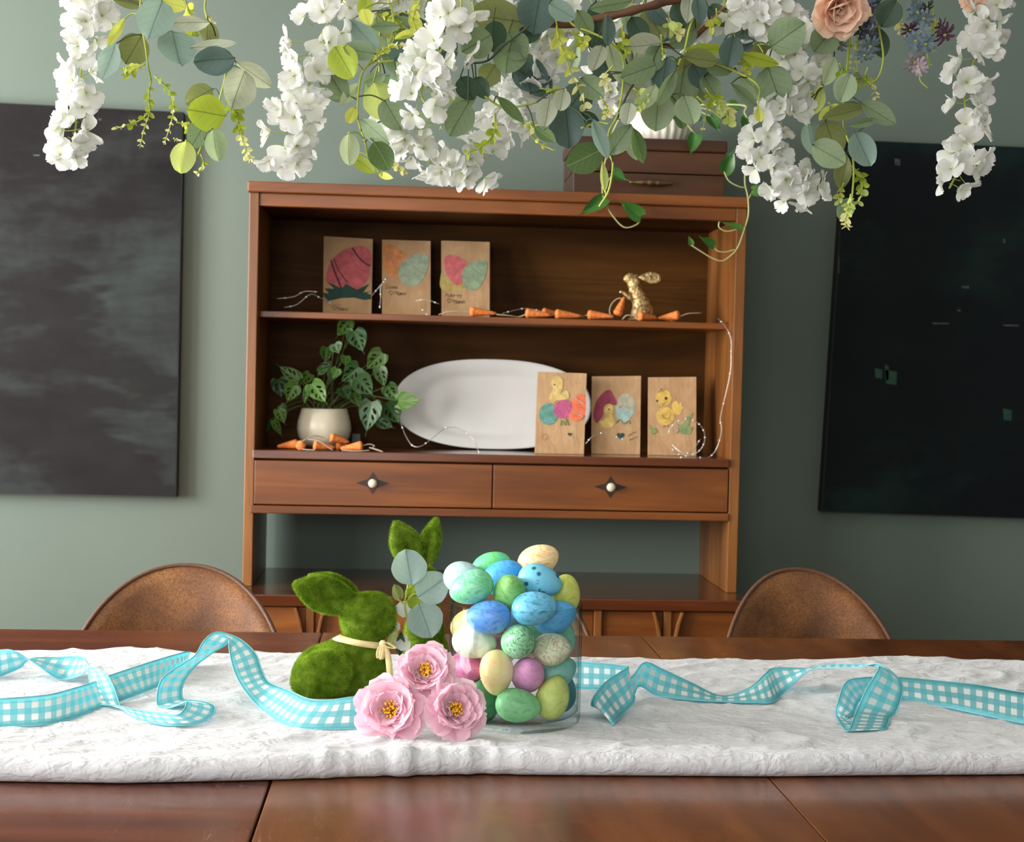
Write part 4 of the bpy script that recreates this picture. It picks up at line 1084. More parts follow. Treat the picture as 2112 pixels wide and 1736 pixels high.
b.shape([(955, 500), (985, 410), (1080, 330), (1200, 297), (1290, 325), (1305, 390), (1270, 520), (1200, 630), (1100, 670), (1010, 630), (960, 570)], (146, 172, 152), cA, 'drawn_egg')
b.write('Isaac', 805, 655, 40, PEN, cA); b.heart(872, 742, 26, PEN, cA); b.write('Nana', 918, 725, 40, PEN, cA); b.line([(945, 772), (1030, 762)], 0.0004, PEN, cA, 'handwriting')
b = Bag('paper bag with a pink egg beside a green egg in yellow grass', (910, 496), (1010, 499), 911, 1010, 3.87, 3.81, z_shelf, 0.34)
b.shape([(1450, 500), (1480, 560), (1520, 560), (1600, 650), (1690, 660), (1720, 708), (1450, 705)], (182, 164, 88), cA, 'drawn_grass')
b.shape([(1475, 370), (1510, 318), (1590, 308), (1660, 340), (1750, 415), (1740, 470), (1690, 530), (1680, 610), (1655, 655), (1590, 640), (1520, 555), (1485, 455)], (210, 92, 108), cA, 'drawn_egg')
b.shape([(1685, 560), (1700, 470), (1780, 405), (1880, 368), (1950, 375), (1975, 430), (1950, 560), (1880, 680), (1800, 717), (1720, 680)], (128, 162, 134), cA, 'drawn_egg')
b.write('Aubrey', 1490, 745, 44, PEN, cA); b.heart(1538, 832, 26, PEN, cA); b.write('Nana', 1585, 818, 42, PEN, cA); b.line([(1600, 868), (1690, 858)], 0.0004, PEN, cA, 'handwriting')
b = Bag('paper bag with teal, magenta and orange eggs under a yellow chick', (1109, 766), (1210, 770), 1104, 1205, 3.74, 3.69, z_ctr)
b.shape([(285, 120), (340, 88), (395, 120), (405, 220), (380, 290), (440, 255), (475, 290), (470, 350), (400, 370), (330, 375), (285, 410), (245, 350), (265, 290), (290, 230), (262, 190)], (214, 188, 112), cB, 'drawn_chick')
b.ell(305, 190, 10, 10, PEN, cB, 0, 'drawn_eye')
b.ell(235, 535, 112, 128, (70, 146, 142), cB, 0, 'drawn_egg'); b.ell(410, 475, 118, 108, (178, 66, 128), cB, -35, 'drawn_egg')
b.shape([(512, 395), (560, 322), (630, 303), (674, 345), (672, 520), (640, 582), (580, 615), (505, 602), (475, 548), (518, 470)], (232, 100, 66), cB, 'drawn_egg')
b.line([(545, 340), (600, 380), (655, 415)], 0.0022, (168, 140, 112), cB); b.line([(515, 500), (580, 535), (645, 562)], 0.0022, (168, 140, 112), cB)
b.line([(375, 670), (390, 610), (430, 665), (440, 590), (465, 665)], 0.0014, (104, 140, 88), cB); b.heart(485, 772, 24, (44, 66, 60), cB, True); b.line([(180, 850), (150, 800), (190, 770), (225, 800), (190, 835)], 0.0004, (120, 90, 60), cB); b.line([(510, 795), (575, 825)], 0.0004, (120, 90, 60), cB)
b = Bag('paper bag with a small chick between a dark magenta egg and a pale blue egg', (1221, 776), (1322, 775), 1221, 1321, 3.78, 3.73, z_ctr)
b.shape([(762, 560), (780, 430), (830, 335), (900, 268), (960, 250), (1000, 310), (1040, 412), (980, 430), (890, 445), (880, 540), (840, 605), (800, 640)], (140, 36, 78), cB, 'drawn_egg')
b.shape([(1050, 400), (1070, 330), (1140, 295), (1220, 330), (1250, 410), (1240, 470), (1130, 430), (1040, 460)], (172, 178, 160), cB, 'drawn_egg')
b.shape([(1022, 440), (1080, 470), (1130, 430), (1180, 480), (1245, 450), (1230, 540), (1170, 615), (1090, 630), (1035, 560)], (148, 188, 190), cB, 'drawn_egg')
b.line([(1030, 640), (1080, 600), (1120, 650), (1180, 610), (1190, 650)], 0.0016, (96, 132, 90), cB)
b.shape([(890, 490), (905, 430), (950, 415), (995, 440), (1000, 500), (985, 550), (1008, 600), (1005, 660), (950, 697), (880, 690), (832, 620), (880, 612), (905, 560)], (220, 192, 104), cB, 'drawn_chick')
b.ell(947, 480, 9, 11, PEN, cB, 0, 'drawn_eye'); b.heart(1083, 790, 46, (36, 74, 72), cB, True); b.line([(1170, 790), (1220, 760), (1260, 740)], 0.0008, (130, 118, 80), cB); b.line([(1180, 840), (1240, 815), (1280, 800)], 0.0008, (130, 118, 80), cB)
b = Bag('paper bag with one yellow chick standing in green grass', (1337, 778), (1436, 777), 1338, 1437, 3.78, 3.73, z_ctr)
b.ell(1612, 560, 108, 108, (218, 182, 82), cB, 0, 'drawn_body'); b.ell(1590, 345, 95, 98, (218, 182, 82), cB, 0, 'drawn_head')
b.shape([(1690, 470), (1700, 400), (1750, 380), (1770, 410), (1810, 390), (1800, 440), (1835, 460), (1800, 490), (1790, 530), (1740, 545)], (222, 188, 90), cB, 'drawn_wing')
b.ell(1515, 380, 13, 14, PEN, cB, 0, 'drawn_eye'); b.ell(1620, 350, 17, 19, PEN, cB, 0, 'drawn_eye'); b.line([(1560, 415), (1580, 425), (1600, 412)], 0.0007, (150, 110, 50), cB)
b.line([(1520, 290), (1545, 260), (1560, 235), (1570, 270), (1600, 250)], 0.0007, (150, 110, 50), cB); b.line([(1570, 540), (1590, 580), (1640, 590), (1670, 540)], 0.0007, (170, 130, 60), cB)
b.line([(1590, 690), (1600, 665)], 0.0007, PEN, cB); b.line([(1640, 690), (1640, 665)], 0.0007, PEN, cB)
b.shape([(1740, 650), (1820, 662), (1868, 565), (1935, 512), (1892, 620), (1880, 680), (1935, 690), (1900, 772), (1800, 775), (1775, 705)], (112, 150, 92), cB, 'drawn_grass', False)
b.shape([(1408, 655), (1460, 715), (1488, 690), (1500, 725), (1525, 740), (1450, 778)], (112, 150, 92), cB, 'drawn_grass', False)
b.ell(1735, 728, 30, 36, (176, 140, 128), cB, 0, 'drawn_egg')

# ================================================================== potted swiss cheese vine
M_SW = [m_leaf('swiss_leaf_%d' % i, c, v, 0.22, 0.35, 0.35, 0.5) for i, (c, v) in enumerate([((62, 104, 38), (150, 186, 112)), ((88, 132, 48), (176, 206, 120)), ((78, 116, 72), (156, 186, 140)), ((46, 82, 36), (120, 160, 100))])]
M_POT = m_ceramic('speckled_cream_glaze', (216, 206, 182), 0.35); M_SOIL = m_plain('dark_soil', (44, 33, 24), 0.9, 0.3, 120, bump=0.6)
M_VST = m_plain('vine_stem', (78, 98, 44), 0.55, 0.15)
cP = lambda x, y: (540 + x / 5.985, 650 + y / 5.985)
WY = 3.76; u = mpp(WY); pcx = P(669, 850, WY).x
sw = thing('potted_swiss_cheese_vine', 'swiss cheese vine with holed leaves in a round cream pot on the counter shelf', 'potted plant', (pcx, WY, z_ctr))
pot = [(0.3, 0), (28, 0), (42, 8), (52, 22), (55.5, 38), (54, 54), (50, 68), (46.5, 80), (44.5, 81), (45, 76), (48, 62), (0.3, 62)]
MB().lathe([(r * u, h * u) for r, h in pot], (pcx, WY, z_ctr + 0.0006), 48).build('pot', M_POT, sw, True)
MB().lathe([(0.0004, 68 * u), (46 * u, 68 * u), (46 * u, 66 * u), (0.0004, 66 * u)], (pcx, WY, z_ctr), 32).build('soil', M_SOIL, sw)
ptop = Vector((pcx, WY, z_ctr + 68 * u))
SWL = [(1075, 60, 905, 295, 160, 1), (1140, 200, 1265, 490, 210, 2), (1085, 165, 1060, 265, 80, 1), (900, 355, 965, 490, 140, 2), (800, 395, 780, 600, 140, 0), (850, 620, 670, 640, 100, 3), (1040, 500, 1030, 640, 110, 0), (455, 800, 175, 603, 150, 1), (595, 720, 440, 880, 130, 1), (200, 790, 250, 1050, 165, 3), (400, 865, 298, 1097, 170, 1), (620, 845, 817, 1112, 200, 1), (560, 900, 518, 1130, 70, 0), (1485, 465, 1265, 695, 200, 1), (1450, 650, 1530, 922, 150, 0), (1200, 640, 950, 850, 210, 3), (1170, 770, 1392, 1015, 230, 2), (890, 680, 845, 850, 130, 0), (990, 900, 1100, 1065, 150, 3), (1130, 960, 1215, 1150, 130, 0), (1550, 870, 1690, 1085, 170, 0), (1690, 1060, 1996, 1043, 185, 1), (1540, 1085, 1720, 1370, 240, 3), (1360, 1070, 1285, 1495, 240, 2), (1440, 1300, 1650, 1400, 130, 3), (205, 1165, 292, 1365, 130, 1), (140, 1295, 255, 1512, 90, 1), (100, 1290, 55, 1470, 55, 3), (230, 1115, 330, 1230, 90, 1), (930, 660, 870, 800, 110, 1), (700, 700, 850, 640, 80, 0), (1060, 1000, 1010, 860, 120, 3)]
rl = random.Random(5); sm = MB()
for i, (bx_, by_, tx_, ty_, w, mi) in enumerate(SWL):
    Yl = WY - 0.06 + 0.09 * rl.random() if i not in (11, 12, 16) else WY - 0.075; w = w * 1.22
    bp_ = P(*cP(bx_, by_), Yl); tp_ = P(*cP(tx_, ty_), Yl - 0.02 * rl.uniform(-1, 1)); 
    face = (CAM - bp_).normalized() + Vector((rl.uniform(-.25, .25), 0, rl.uniform(-.1, .3)))
    place_leaf('leaf', SWISS[i % 3] if w > 85 else HEART[i % 2], M_SW[mi], sw, bp_, tp_, w / 5.985 * mpp(Yl), face)
    roots = ptop + Vector((rl.uniform(-.03, .03), rl.uniform(-.03, .02), 0)); midp = (roots + bp_) / 2 + Vector((rl.uniform(-.012, .012), 0.015, 0.03 if bp_.z < ptop.z + .05 else 0.004))
    MB().tube(catmull([roots, midp, bp_], 5), 0.0010, 5).build('stem', M_VST, sw, True)

# ================================================================== pothos on the chest
M_POTH = [m_leaf('pothos_leaf', (54, 104, 38), (120, 160, 90), 0.2, 0.3, 0.4, 0.5), m_leaf('pothos_leaf_light', (84, 132, 58), (150, 180, 110), 0.2, 0.3, 0.4, 0.5)]
M_RIB = m_ceramic('white_ribbed_pot', (228, 222, 206), 0.35)
c5 = lambda x, y: (1140 + x / 4.4, 230 + y / 4.4)
OY = 3.78; uo = mpp(OY); ox = P(1362, 260, OY).x
po = thing('potted_pothos', 'trailing pothos in a white ribbed pot on top of the wooden chest', 'potted plant', (ox, OY, zt))
prf = [(0.2, 0), (52, 0), (60, 8), (66, 24), (66, 44), (60, 62), (55, 68), (52, 66), (55, 50), (0.2, 50)]; vs = []; sg = 96
for r, h in prf:
    for k in range(sg):
        a = 2 * PI * k / sg; rr = r * uo * (1 + (0.035 * math.cos(a * 24) if 5 < h < 64 and r > 50 else 0)); vs.append((ox + rr * math.cos(a), OY + rr * math.sin(a), zt + 0.0006 + h * uo))
mb = MB(); mb.add(vs, [(i * sg + k, i * sg + (k + 1) % sg, (i + 1) * sg + (k + 1) % sg, (i + 1) * sg + k) for i in range(len(prf) - 1) for k in range(sg)] + [tuple(range(sg - 1, -1, -1)), tuple(range((len(prf) - 1) * sg, len(prf) * sg))]); mb.build('pot', M_RIB, po, True)
MB().lathe([(0.0003, 58 * uo), (55 * uo, 58 * uo), (55 * uo, 55 * uo), (0.0003, 55 * uo)], (ox, OY, zt), 24).build('soil', M_SOIL, po)
vtop = Vector((ox, OY, zt + 62 * uo))
vr = [(1740, 10), (1785, 120), (1800, 300), (1790, 430), (1752, 520), (1745, 650), (1772, 780), (1776, 930), (1745, 1050), (1680, 1230), (1600, 1320), (1530, 1355), (1440, 1325), (1340, 1265), (1258, 1212)]
vl = [(520, 330), (470, 480), (450, 700), (475, 820), (540, 940), (650, 1050), (770, 1020), (795, 950)]
YV = 3.575
def vine(pts, Yv, start, name='vine', r=0.0022):
    w = [start] + [P(*c5(*p), Yv) for p in pts]
    return MB().tube(catmull(w, 6), [r * (1 - 0.35 * i / (len(w) * 6)) for i in range((len(w) - 1) * 6 + 1)], 7).build(name, m_vine, po, True), w
m_vine = m_plain('pale_vine', (176, 180, 120), 0.5, 0.12)
vine([(1700, -60)] + vr, YV, vtop + Vector((.03, 0, .03))); vine([(700, -40), (560, 150)] + vl, YV, vtop + Vector((-.03, 0, .02)))
for a_, b_ in (([(1745, 690), (1690, 680), (1600, 630), (1555, 545)], 0), ([(1775, 800), (1800, 750), (1815, 722)], 0), ([(1745, 1045), (1650, 1075), (1570, 1085), (1510, 1050), (1510, 1000)], 0), ([(1660, 1250), (1560, 1275), (1490, 1260), (1455, 1215)], 0), ([(460, 690), (500, 640), (540, 565)], 0)):
    MB().tube(catmull([P(*c5(*p), YV) for p in a_], 5), 0.0015, 6).build('petiole', m_vine, po, True)
for i, (bx_, by_, tx_, ty_, w, mi, Yl) in enumerate([(1300, 215, 1243, 415, 135, 0, 3.62), (1555, 545, 1652, 325, 145, 0, YV), (1815, 722, 2025, 735, 110, 1, YV), (795, 950, 588, 793, 150, 0, YV), (475, 800, 218, 957, 140, 0, YV), (540, 560, 692, 637, 135, 0, YV), (1460, 1218, 1322, 1130, 95, 0, YV), (1258, 1205, 1232, 1122, 55, 1, YV), (1710, 1060, 1505, 995, 60, 1, YV), (1430, 40, 1525, 205, 125, 0, 3.66), (1745, 130, 1715, 10, 90, 0, YV), (1110, 30, 1185, 140, 80, 0, 3.66), (1850, 240, 1890, 120, 90, 0, YV), (1560, 30, 1700, 120, 110, 0, 3.64), (640, 240, 560, 420, 110, 0, 3.62), (1330, 40, 1240, 100, 90, 0, 3.66), (1600, -60, 1740, -10, 120, 0, 3.66)]):
    bb, tt = P(*c5(bx_, by_), Yl), P(*c5(tx_, ty_), Yl - 0.01)
    place_leaf('leaf', HEART[i % 2], M_POTH[mi], po, bb, tt, w / 4.4 * mpp(Yl), (CAM - bb).normalized() + Vector((rl.uniform(-.4, .4), 0, rl.uniform(0, .5))))
for (x, y) in ((1300, 215), (1430, 40), (1110, 30), (1560, 30)):
    MB().tube(catmull([vtop, (vtop + P(*c5(x, y), 3.64)) / 2 + Vector((0, -.01, .02)), P(*c5(x, y), 3.64)], 5), 0.0015, 5).build('petiole', m_vine, po, True)

# ================================================================== gold hare
M_GOLD = (lambda t: (t.set(rough=0.4, metal=0.55, col=t.ramp(t.noise(t.coords(), 130, 5, 0.65), [(0.36, lin((96, 72, 40))), (0.5, lin((196, 162, 106))), (0.66, lin((236, 210, 158)))])), t.bump(t.noise(t.coords((1, 1, 0.5)), 160, 4), 0.6, 0.006), t.m)[-1])(NT('antique_gold'))
c9 = lambda x, y: (1230 + x / 9.18, 550 + y / 9.18)
GY = 3.745
def G(zx, zy, rx, rz, ry, deg=0, dY=0): k = mpp(GY) / 9.18; return (P(*c9(zx, zy), GY + dY), (rx * k, ry * k, rz * k), rot_img(deg), 20, 12)
def drop(p): return (p[0] + Vector((0, 0, gdz)),) + p[1:]
gb = P(*c9(820, 1030), GY)
gdz = max(0, z_shelf - gb.z) * 0
hare = thing('gold_hare', 'antique gold hare figurine sitting upright among the carrots', 'hare figurine', (gb.x, GY, z_shelf))
GP = [G(650, 235, 135, 108, 85, 0), G(565, 245, 62, 60, 58), G(730, 235, 100, 95, 80), G(715, 350, 130, 130, 95, 70), G(745, 470, 138, 130, 105), G(790, 590, 152, 155, 125), G(850, 730, 175, 190, 150), G(900, 870, 190, 185, 170), G(760, 900, 110, 160, 110), G(700, 1010, 110, 50, 120), G(860, 1010, 190, 55, 160), G(880, 880, 125, 150, 75, 0, -0.018), G(1080, 960, 60, 60, 60)]
for s in (-0.010, 0.012):
    for q in range(6):
        t = q / 5; GP.append(G(640 - 130 * t, 610 - 110 * t, 45 - 8 * t, 45 - 8 * t, 40, 0, s))
    GP.append(G(470, 490, 42, 34, 36, 0, s))
gm = blob(GP, 0.0022, 4); gm.transform(Matrix.Translation(-Vector(hare.location))); link('body', gm, M_GOLD, hare, True)
zmin = min(v.co.z for v in gm.vertices); gm.transform(Matrix.Translation((0, 0, -zmin + 0.0004)))
lift = -zmin + 0.0004
for dY, dz in ((-0.012, 0), (0.014, 22)):
    k = mpp(GY) / 9.18; c = P(*c9(1010, 228 - dz), GY + dY) + Vector((0, 0, lift)); mbx = MB().ellipsoid((0, 0, 0), (215 * k, 28 * k, 102 * k), None, 28, 18); vs = []
    M = rot_img(-3).to_3x3()
    for (x, y, z) in mbx.v:
        tt = x / (205 * k); wsc = 0.42 + 0.58 * min(1, max(0, (tt + 1) / 1.1)) ** 1.0
        d = 30 * k * math.exp(-((tt - 0.35) / 0.5) ** 2 - (z / (60 * k)) ** 2) if y < 0 else 0
        vs.append(c + M @ Vector((x, y + d, z * wsc)))
    mbx.v = [tuple(v) for v in vs]; mbx.build('ear', M_GOLD, hare, True)

# ================================================================== carrot garlands
def m_carrot():
    t = NT('felt_carrot'); v = t.coords(); rings = t.noise(t.coords((30, 30, 30)), 5, 3)
    t.set(rough=0.75, col=t.ramp(rings, [(0.35, lin((206, 106, 42))), (0.65, lin((238, 142, 70)))])); t.bump(rings, 0.35, 0.004); return t.m
M_CAR = m_carrot(); M_TWINE = m_plain('jute_twine', (190, 172, 144), 0.85, 0.25, 600, bump=0.6)
def carrot(parent, a, b_, r):
    a, b_ = Vector(a), Vector(b_); L = (b_ - a).length
    prof = [(r * 0.1, 0), (r * 0.75, 0.02 * L), (r, 0.09 * L)]
    for k in range(1, 9):
        t = 0.09 + 0.86 * k / 9; w = r * (1 - 0.68 * ((t - .09) / .86) ** 1.2); prof += [(w * 1.03, (t - .035) * L), (w * 0.95, t * L)]
    prof += [(r * 0.26, 0.97 * L), (r * 0.08, L)]
    return MB().lathe(prof, a, 16, b_ - a).build('carrot', M_CAR, parent, True)
cu = thing('carrot_garland', 'string of orange carrots laid along the upper shelf round the gold hare', 'garland', (P(1200, 650, 3.69).x, 3.69, z_shelf), 'carrot garlands in the hutch')
RC = 0.0125
for (x0, y0, x1, y1, Y0, Y1, z0, z1) in ((968, 0, 1024, 0, 3.69, 3.69, 0, -.003), (1083, 0, 1137, 0, 3.685, 3.68, 0, -.004), (1118, 0, 1158, 0, 3.72, 3.73, .004, .001), (1144, 0, 1200, 0, 3.69, 3.69, 0, -.004), (1211, 0, 1266, 0, 3.70, 3.69, 0.001, -.003), (1316, 0, 1356, 0, 3.668 + RC, 3.70, 0, -.004), (1402, 0, 1358, 0, 3.70, 3.73, 0.006, -.002), (1390, 0, 1372, 0, 3.72, 3.76, 0, -.004)):
    a, b2 = P(x0, 650, Y0), P(x1, 650, Y1); a.z = z_shelf + RC + 0.001 + z0; b2.z = z_shelf + RC + 0.001 + z1
    carrot(cu, a, b2, RC)
a = P(1273, 650, 3.69); a.z = z_shelf + RC + 0.002; bt = P(1288, 612, 3.70); carrot(cu, a, bt, RC)
def sz(px, Y, h): p = P(px, 650, Y); p.z = z_shelf + h; return p
MB().tube(catmull([sz(905, 3.70, .004), sz(925, 3.69, .012), sz(955, 3.69, .014), sz(968, 3.69, .013)], 6), 0.0013, 6).build('twine', M_TWINE, cu, True)
for pts in ([(1024, 3.69, .008), (1050, 3.69, .006), (1070, 3.70, .004), (1084, 3.69, .010)], [(1137, 3.68, .008), (1141, 3.69, .012), (1145, 3.69, .013)], [(1200, 3.69, .008), (1206, 3.71, .012), (1211, 3.70, .013)], [(1262, 3.69, .006), (1257, 3.70, .025), (1262, 3.70, .045), (1275, 3.70, .058), (1288, 3.70, .055)], [(1284, 3.69, .004), (1292, 3.68, .014), (1304, 3.68, .014), (1316, 3.68, .010)], [(1402, 3.70, .016), (1420, 3.70, .024), (1446, 3.71, .027)]):
    MB().tube(catmull([sz(*p) for p in pts], 6), 0.0015, 6).build('twine', M_TWINE, cu, True)
cl_ = thing('carrot_garland', 'string of orange carrots heaped below the round cream pot', 'garland', (P(660, 915, 3.66).x, 3.66, z_ctr), 'carrot garlands in the hutch')
def cz(x, y, Y, h): p = P(*cP(x, y), Y); p.z = z_ctr + h; return p
for (x0, Y0, h0, x1, Y1, h1) in ((450, 3.665, RC + .001, 190, 3.665, .006), (480, 3.615, RC, 500, 3.68, .006), (635, 3.625, RC + .001, 905, 3.635, .007), (840, 3.645, RC * 2.6, 1080, 3.655, RC * 1.6), (1250, 3.63, RC + .001, 970, 3.63, .006), (930, 3.665, RC, 1090, 3.68, .006)):
    carrot(cl_, cz(x0, 1560, Y0, h0), cz(x1, 1560, Y1, h1), RC)
for pts in ([(480, 3.612, .018), (560, 3.62, .03), (650, 3.63, .036), (760, 3.64, .032), (835, 3.64, .03)], [(560, 3.62, .028), (700, 3.61, .024), (800, 3.608, .012), (880, 3.606, .002)], [(1250, 3.63, .014), (1330, 3.63, .018), (1390, 3.63, .014), (1370, 3.62, .008), (1480, 3.61, .002), (1490, 3.60, .0015), (1420, 3.61, .006), (1330, 3.62, .010)], [(990, 3.605, .003), (1100, 3.60, .002), (1220, 3.60, .002), (1330, 3.605, .004)], [(500, 3.61, .003), (580, 3.605, .002), (660, 3.605, .002)]):
    MB().tube(catmull([cz(x, 1560, Y, h) for x, Y, h in pts], 6), 0.0014, 6).build('twine', M_TWINE, cl_, True)

# ================================================================== fairy lights
M_FW = m_plain('silver_wire', (196, 190, 182), 0.3, 0.1, metal=0.6); M_LED = m_ceramic('clear_led_bead', (236, 234, 226), 0.15)
def fairy(label, runs, every=7):
    allp = [Vector(p) for r in runs for p in r]
    root = thing('fairy_lights', label, 'string lights', min(allp, key=lambda p: p.z), 'wire fairy lights in the hutch')
    if 'platter' in label:
        bq = P(735, 886, 3.83); MB().box(bq.x - 0.012, bq.x + 0.012, 3.82, 3.845, z_ctr + 0.0005, z_ctr + 0.036).build('battery_box', m_plain('grey_plastic', (92, 92, 88), 0.5), root, bevel=0.002, label='small grey battery box')
    for r in runs:
        pts = [Vector(p) for p in catmull(r, 6)]; MB().tube(pts, 0.0009, 5).build('wire', M_FW, root, True)
        for q in pts[3::every]: MB().ellipsoid(q, (0.0026, 0.0022, 0.0022), None, 8, 6).build('bead', M_LED, root, True)
YF = 3.70
fairy('silver fairy light wire looping round the drawn bags on the upper shelf', [[P(570, 616, 3.74), P(605, 612, 3.74), P(628, 601, 3.74), P(655, 602, 3.74)], [sz(585, 3.72, .012), P(612, 628, 3.72), P(640, 607, 3.72), P(660, 614, 3.73), P(680, 624, 3.75)], [P(765, 612, 3.76), P(785, 588, 3.74), P(800, 570, 3.75)], [P(799, 574, 3.74), P(786, 590, 3.73), P(785, 615, 3.73), P(783, 636, 3.72)], [P(856, 620, 3.74), P(880, 618, 3.73), P(906, 627, 3.73)], [sz(1036, 3.72, .012), P(1060, 640, 3.73), P(1085, 636, 3.74), P(1110, 640, 3.74), sz(1120, 3.74, .02)], [P(868, 632, 3.72), P(876, 645, 3.70), sz(882, 3.69, .002)]])
ring = [P(1416 + 38 * math.cos(a), 902 + 38 * math.sin(a), 3.655 + 0.012 * math.sin(a)) for a in [PI * 1.05 + 1.75 * PI * k / 16 for k in range(17)]]
for q in ring: q.z = max(q.z, z_ctr + 0.0015)
def ctz(px, Y): p = P(px, 940, Y); p.z = z_ctr + 0.0015; return p
fairy('silver fairy light wire hanging down the right side panel to a coil', [[P(1480, 656, 3.70), P(1495, 672, 3.64), P(1507, 696, 3.62), P(1508, 730, 3.62), P(1506, 770, 3.62), P(1494, 825, 3.63), P(1486, 862, 3.64), P(1488, 890, 3.64), P(1478, 925, 3.65), ctz(1462, 3.65), ctz(1440, 3.63), ctz(1405, 3.62)], ring, [P(1384, 915, 3.66), P(1405, 932, 3.64), P(1425, 932, 3.64), P(1445, 905, 3.66)]])
fairy('thin fairy light wire trailing across the foot of the white platter', [[P(826, 868, 3.74), P(835, 895, 3.70), P(850, 918, 3.67), P(868, 920, 3.66), P(890, 905, 3.68), P(920, 882, 3.70), P(950, 885, 3.70), P(975, 905, 3.69), ctz(988, 3.66)], [P(1208, 915, 3.68), P(1222, 900, 3.68), P(1240, 893, 3.69), P(1256, 892, 3.69)], [P(1265, 897, 3.70), P(1278, 904, 3.70), P(1284, 905, 3.70)]], 9)

# ================================================================== eucalyptus sprig between the rabbits
LC = {'blue': ((134, 158, 150), (96, 120, 116)), 'bluedark': ((86, 108, 104), (58, 78, 72)), 'bluelt': ((164, 190, 184), (120, 150, 146)), 'sage': ((126, 146, 114), (78, 96, 62)), 'sagelt': ((156, 176, 144), (112, 134, 96)), 'pale': ((184, 198, 166), (138, 158, 112)), 'palegrey': ((172, 178, 160), (104, 116, 84)), 'olive': ((126, 134, 84), (84, 96, 48)), 'lime': ((158, 174, 62), (110, 130, 30)), 'limepale': ((192, 206, 128), (226, 226, 110)), 'green': ((92, 118, 72), (138, 160, 110)), 'dark': ((66, 88, 72), (44, 60, 46)), 'yellow': ((206, 212, 104), (170, 184, 70)), 'cream': ((228, 224, 170), (200, 204, 130)), 'frost': ((150, 172, 168), (112, 138, 134))}
M_LF = {k: m_leaf('silk_leaf_' + k, c, v, 0.38) for k, (c, v) in LC.items()}
M_LST = m_plain('lime_stem', (164, 176, 72), 0.6, 0.15); M_DST = m_plain('dark_stem', (58, 72, 44), 0.6, 0.15)
rg = random.Random(21)
def leaf_at(root, px, py, L, W, ang, col, Y, tilt=None, conv=1.0, name='leaf'):
    """centre (px), length and width in px, ang: direction base to tip in the photo (0 right, 90 down)"""
    a = math.radians(ang); d = (math.cos(a) * L / 2, math.sin(a) * L / 2); dy = rg.uniform(-0.012, 0.012)
    b0, t0 = P(px - d[0], py - d[1], Y + dy), P(px + d[0], py + d[1], Y - dy)
    face = (CAM - b0).normalized() + (Vector(tilt) if tilt else Vector((rg.uniform(-.45, .45), 0, rg.uniform(-.45, .45))))
    shp = ROUND[rg.randrange(3)] if W > 0.62 * L else LANCE[rg.randrange(2)]
    return place_leaf(name, shp, M_LF[col], root, b0, t0, W * mpp(Y), face), b0
def sprig(root, pts, Y, c0='lime', c1='cream', size=15, step=14, stem=None):
    w = [Vector(q) for q in catmull([P(x, y, Y + (0.006 * math.sin(i * 2.1))) for i, (x, y) in enumerate(pts)], 5)]
    MB().tube(w, [0.0011 * (1 - 0.5 * i / len(w)) for i in range(len(w))], 5).build('stem', stem or M_LST, root, True)
    L = sum((w[i + 1] - w[i]).length for i in range(len(w) - 1)); n = max(2, int(L / (step * mpp(Y))))
    for k in range(1, n + 1):
        t = k / n; i = min(len(w) - 2, int(t * (len(w) - 1))); p = w[i]; d = (w[i + 1] - w[i]).normalized()
        az = k * 1.35 + rg.uniform(-.3, .3)
        for s in (-1, 1):
            side = (Rv * math.cos(az) + Fv * math.sin(az)) * s
            sd = (side - d * side.dot(d)); sd = sd.normalized() if sd.length > 1e-4 else Rv
            dirn = (sd * 0.85 + d * 0.55).normalized(); l = size * mpp(Y) * (1.1 - 0.45 * t) * rg.uniform(.85, 1.15)
            place_leaf('leaflet', ROUND[1] if rg.random() < .6 else LANCE[0], M_LF[c0 if t < 0.55 + rg.uniform(-.15, .15) else c1], root, p, p + dirn * l, l * rg.uniform(.55, .85), d + Vector((rg.uniform(-.6, .6), -0.8, rg.uniform(-.6, .6))))
YS = 1.885
sg_ = thing('eucalyptus_sprig', 'frosted eucalyptus sprig with round leaves standing between the two moss rabbits', 'sprig', Vector((z7(850, 900, YS).x, YS, ZC)))
def q7(x, y): return (560 + x / 3.017, 1060 + y / 3.017)
for (x, y, L, W, a, c) in ((855, 335, 225, 225, -100, 'frost'), (1000, 455, 225, 215, -35, 'frost'), (955, 660, 230, 235, 70, 'frost'), (780, 480, 110, 75, -110, 'olive'), (865, 475, 90, 60, -60, 'lime'), (885, 555, 100, 85, 20, 'lime'), (755, 770, 150, 60, 110, 'limepale'), (800, 800, 150, 60, 95, 'dark')):
    leaf_at(sg_, *q7(x, y), L / 3.017, W / 3.017, a, c, YS - 0.03 if c == 'frost' else YS - .01, (0.05, 0, 0.05))
for pts in ([(860, 900), (850, 700), (830, 560), (850, 440)], [(830, 560), (880, 500), (920, 500)], [(845, 650), (890, 600), (920, 590)], [(830, 560), (800, 540), (785, 530)]):
    MB().tube(catmull([P(*q7(x, y), YS - .012) for x, y in pts], 5), 0.0012, 5).build('stem', M_LST, sg_, True)
st0 = P(*q7(860, 900), YS - .012); MB().tube([st0, Vector((st0.x, YS, ZC + 0.001))], 0.0012, 5).build('stem', M_LST, sg_, True)
M_WH = m_petal('white_silk_petal', (243, 243, 245), (232, 235, 218), 0.42)
wp = petal_mesh('white_petal', 0.020, 0.021, 0.9, 1.45, 0.12, 0.05, 3, 7, 6)
for (x, y, a) in ((830, 640, 0.2), (845, 760, 2.6), (800, 700, 1.6)):
    put('petal', wp, M_WH, sg_, P(*q7(x, y), YS - 0.008), frame((0, -1, .2)) @ Matrix.Rotation(a, 3, 'Z'), 1.1)

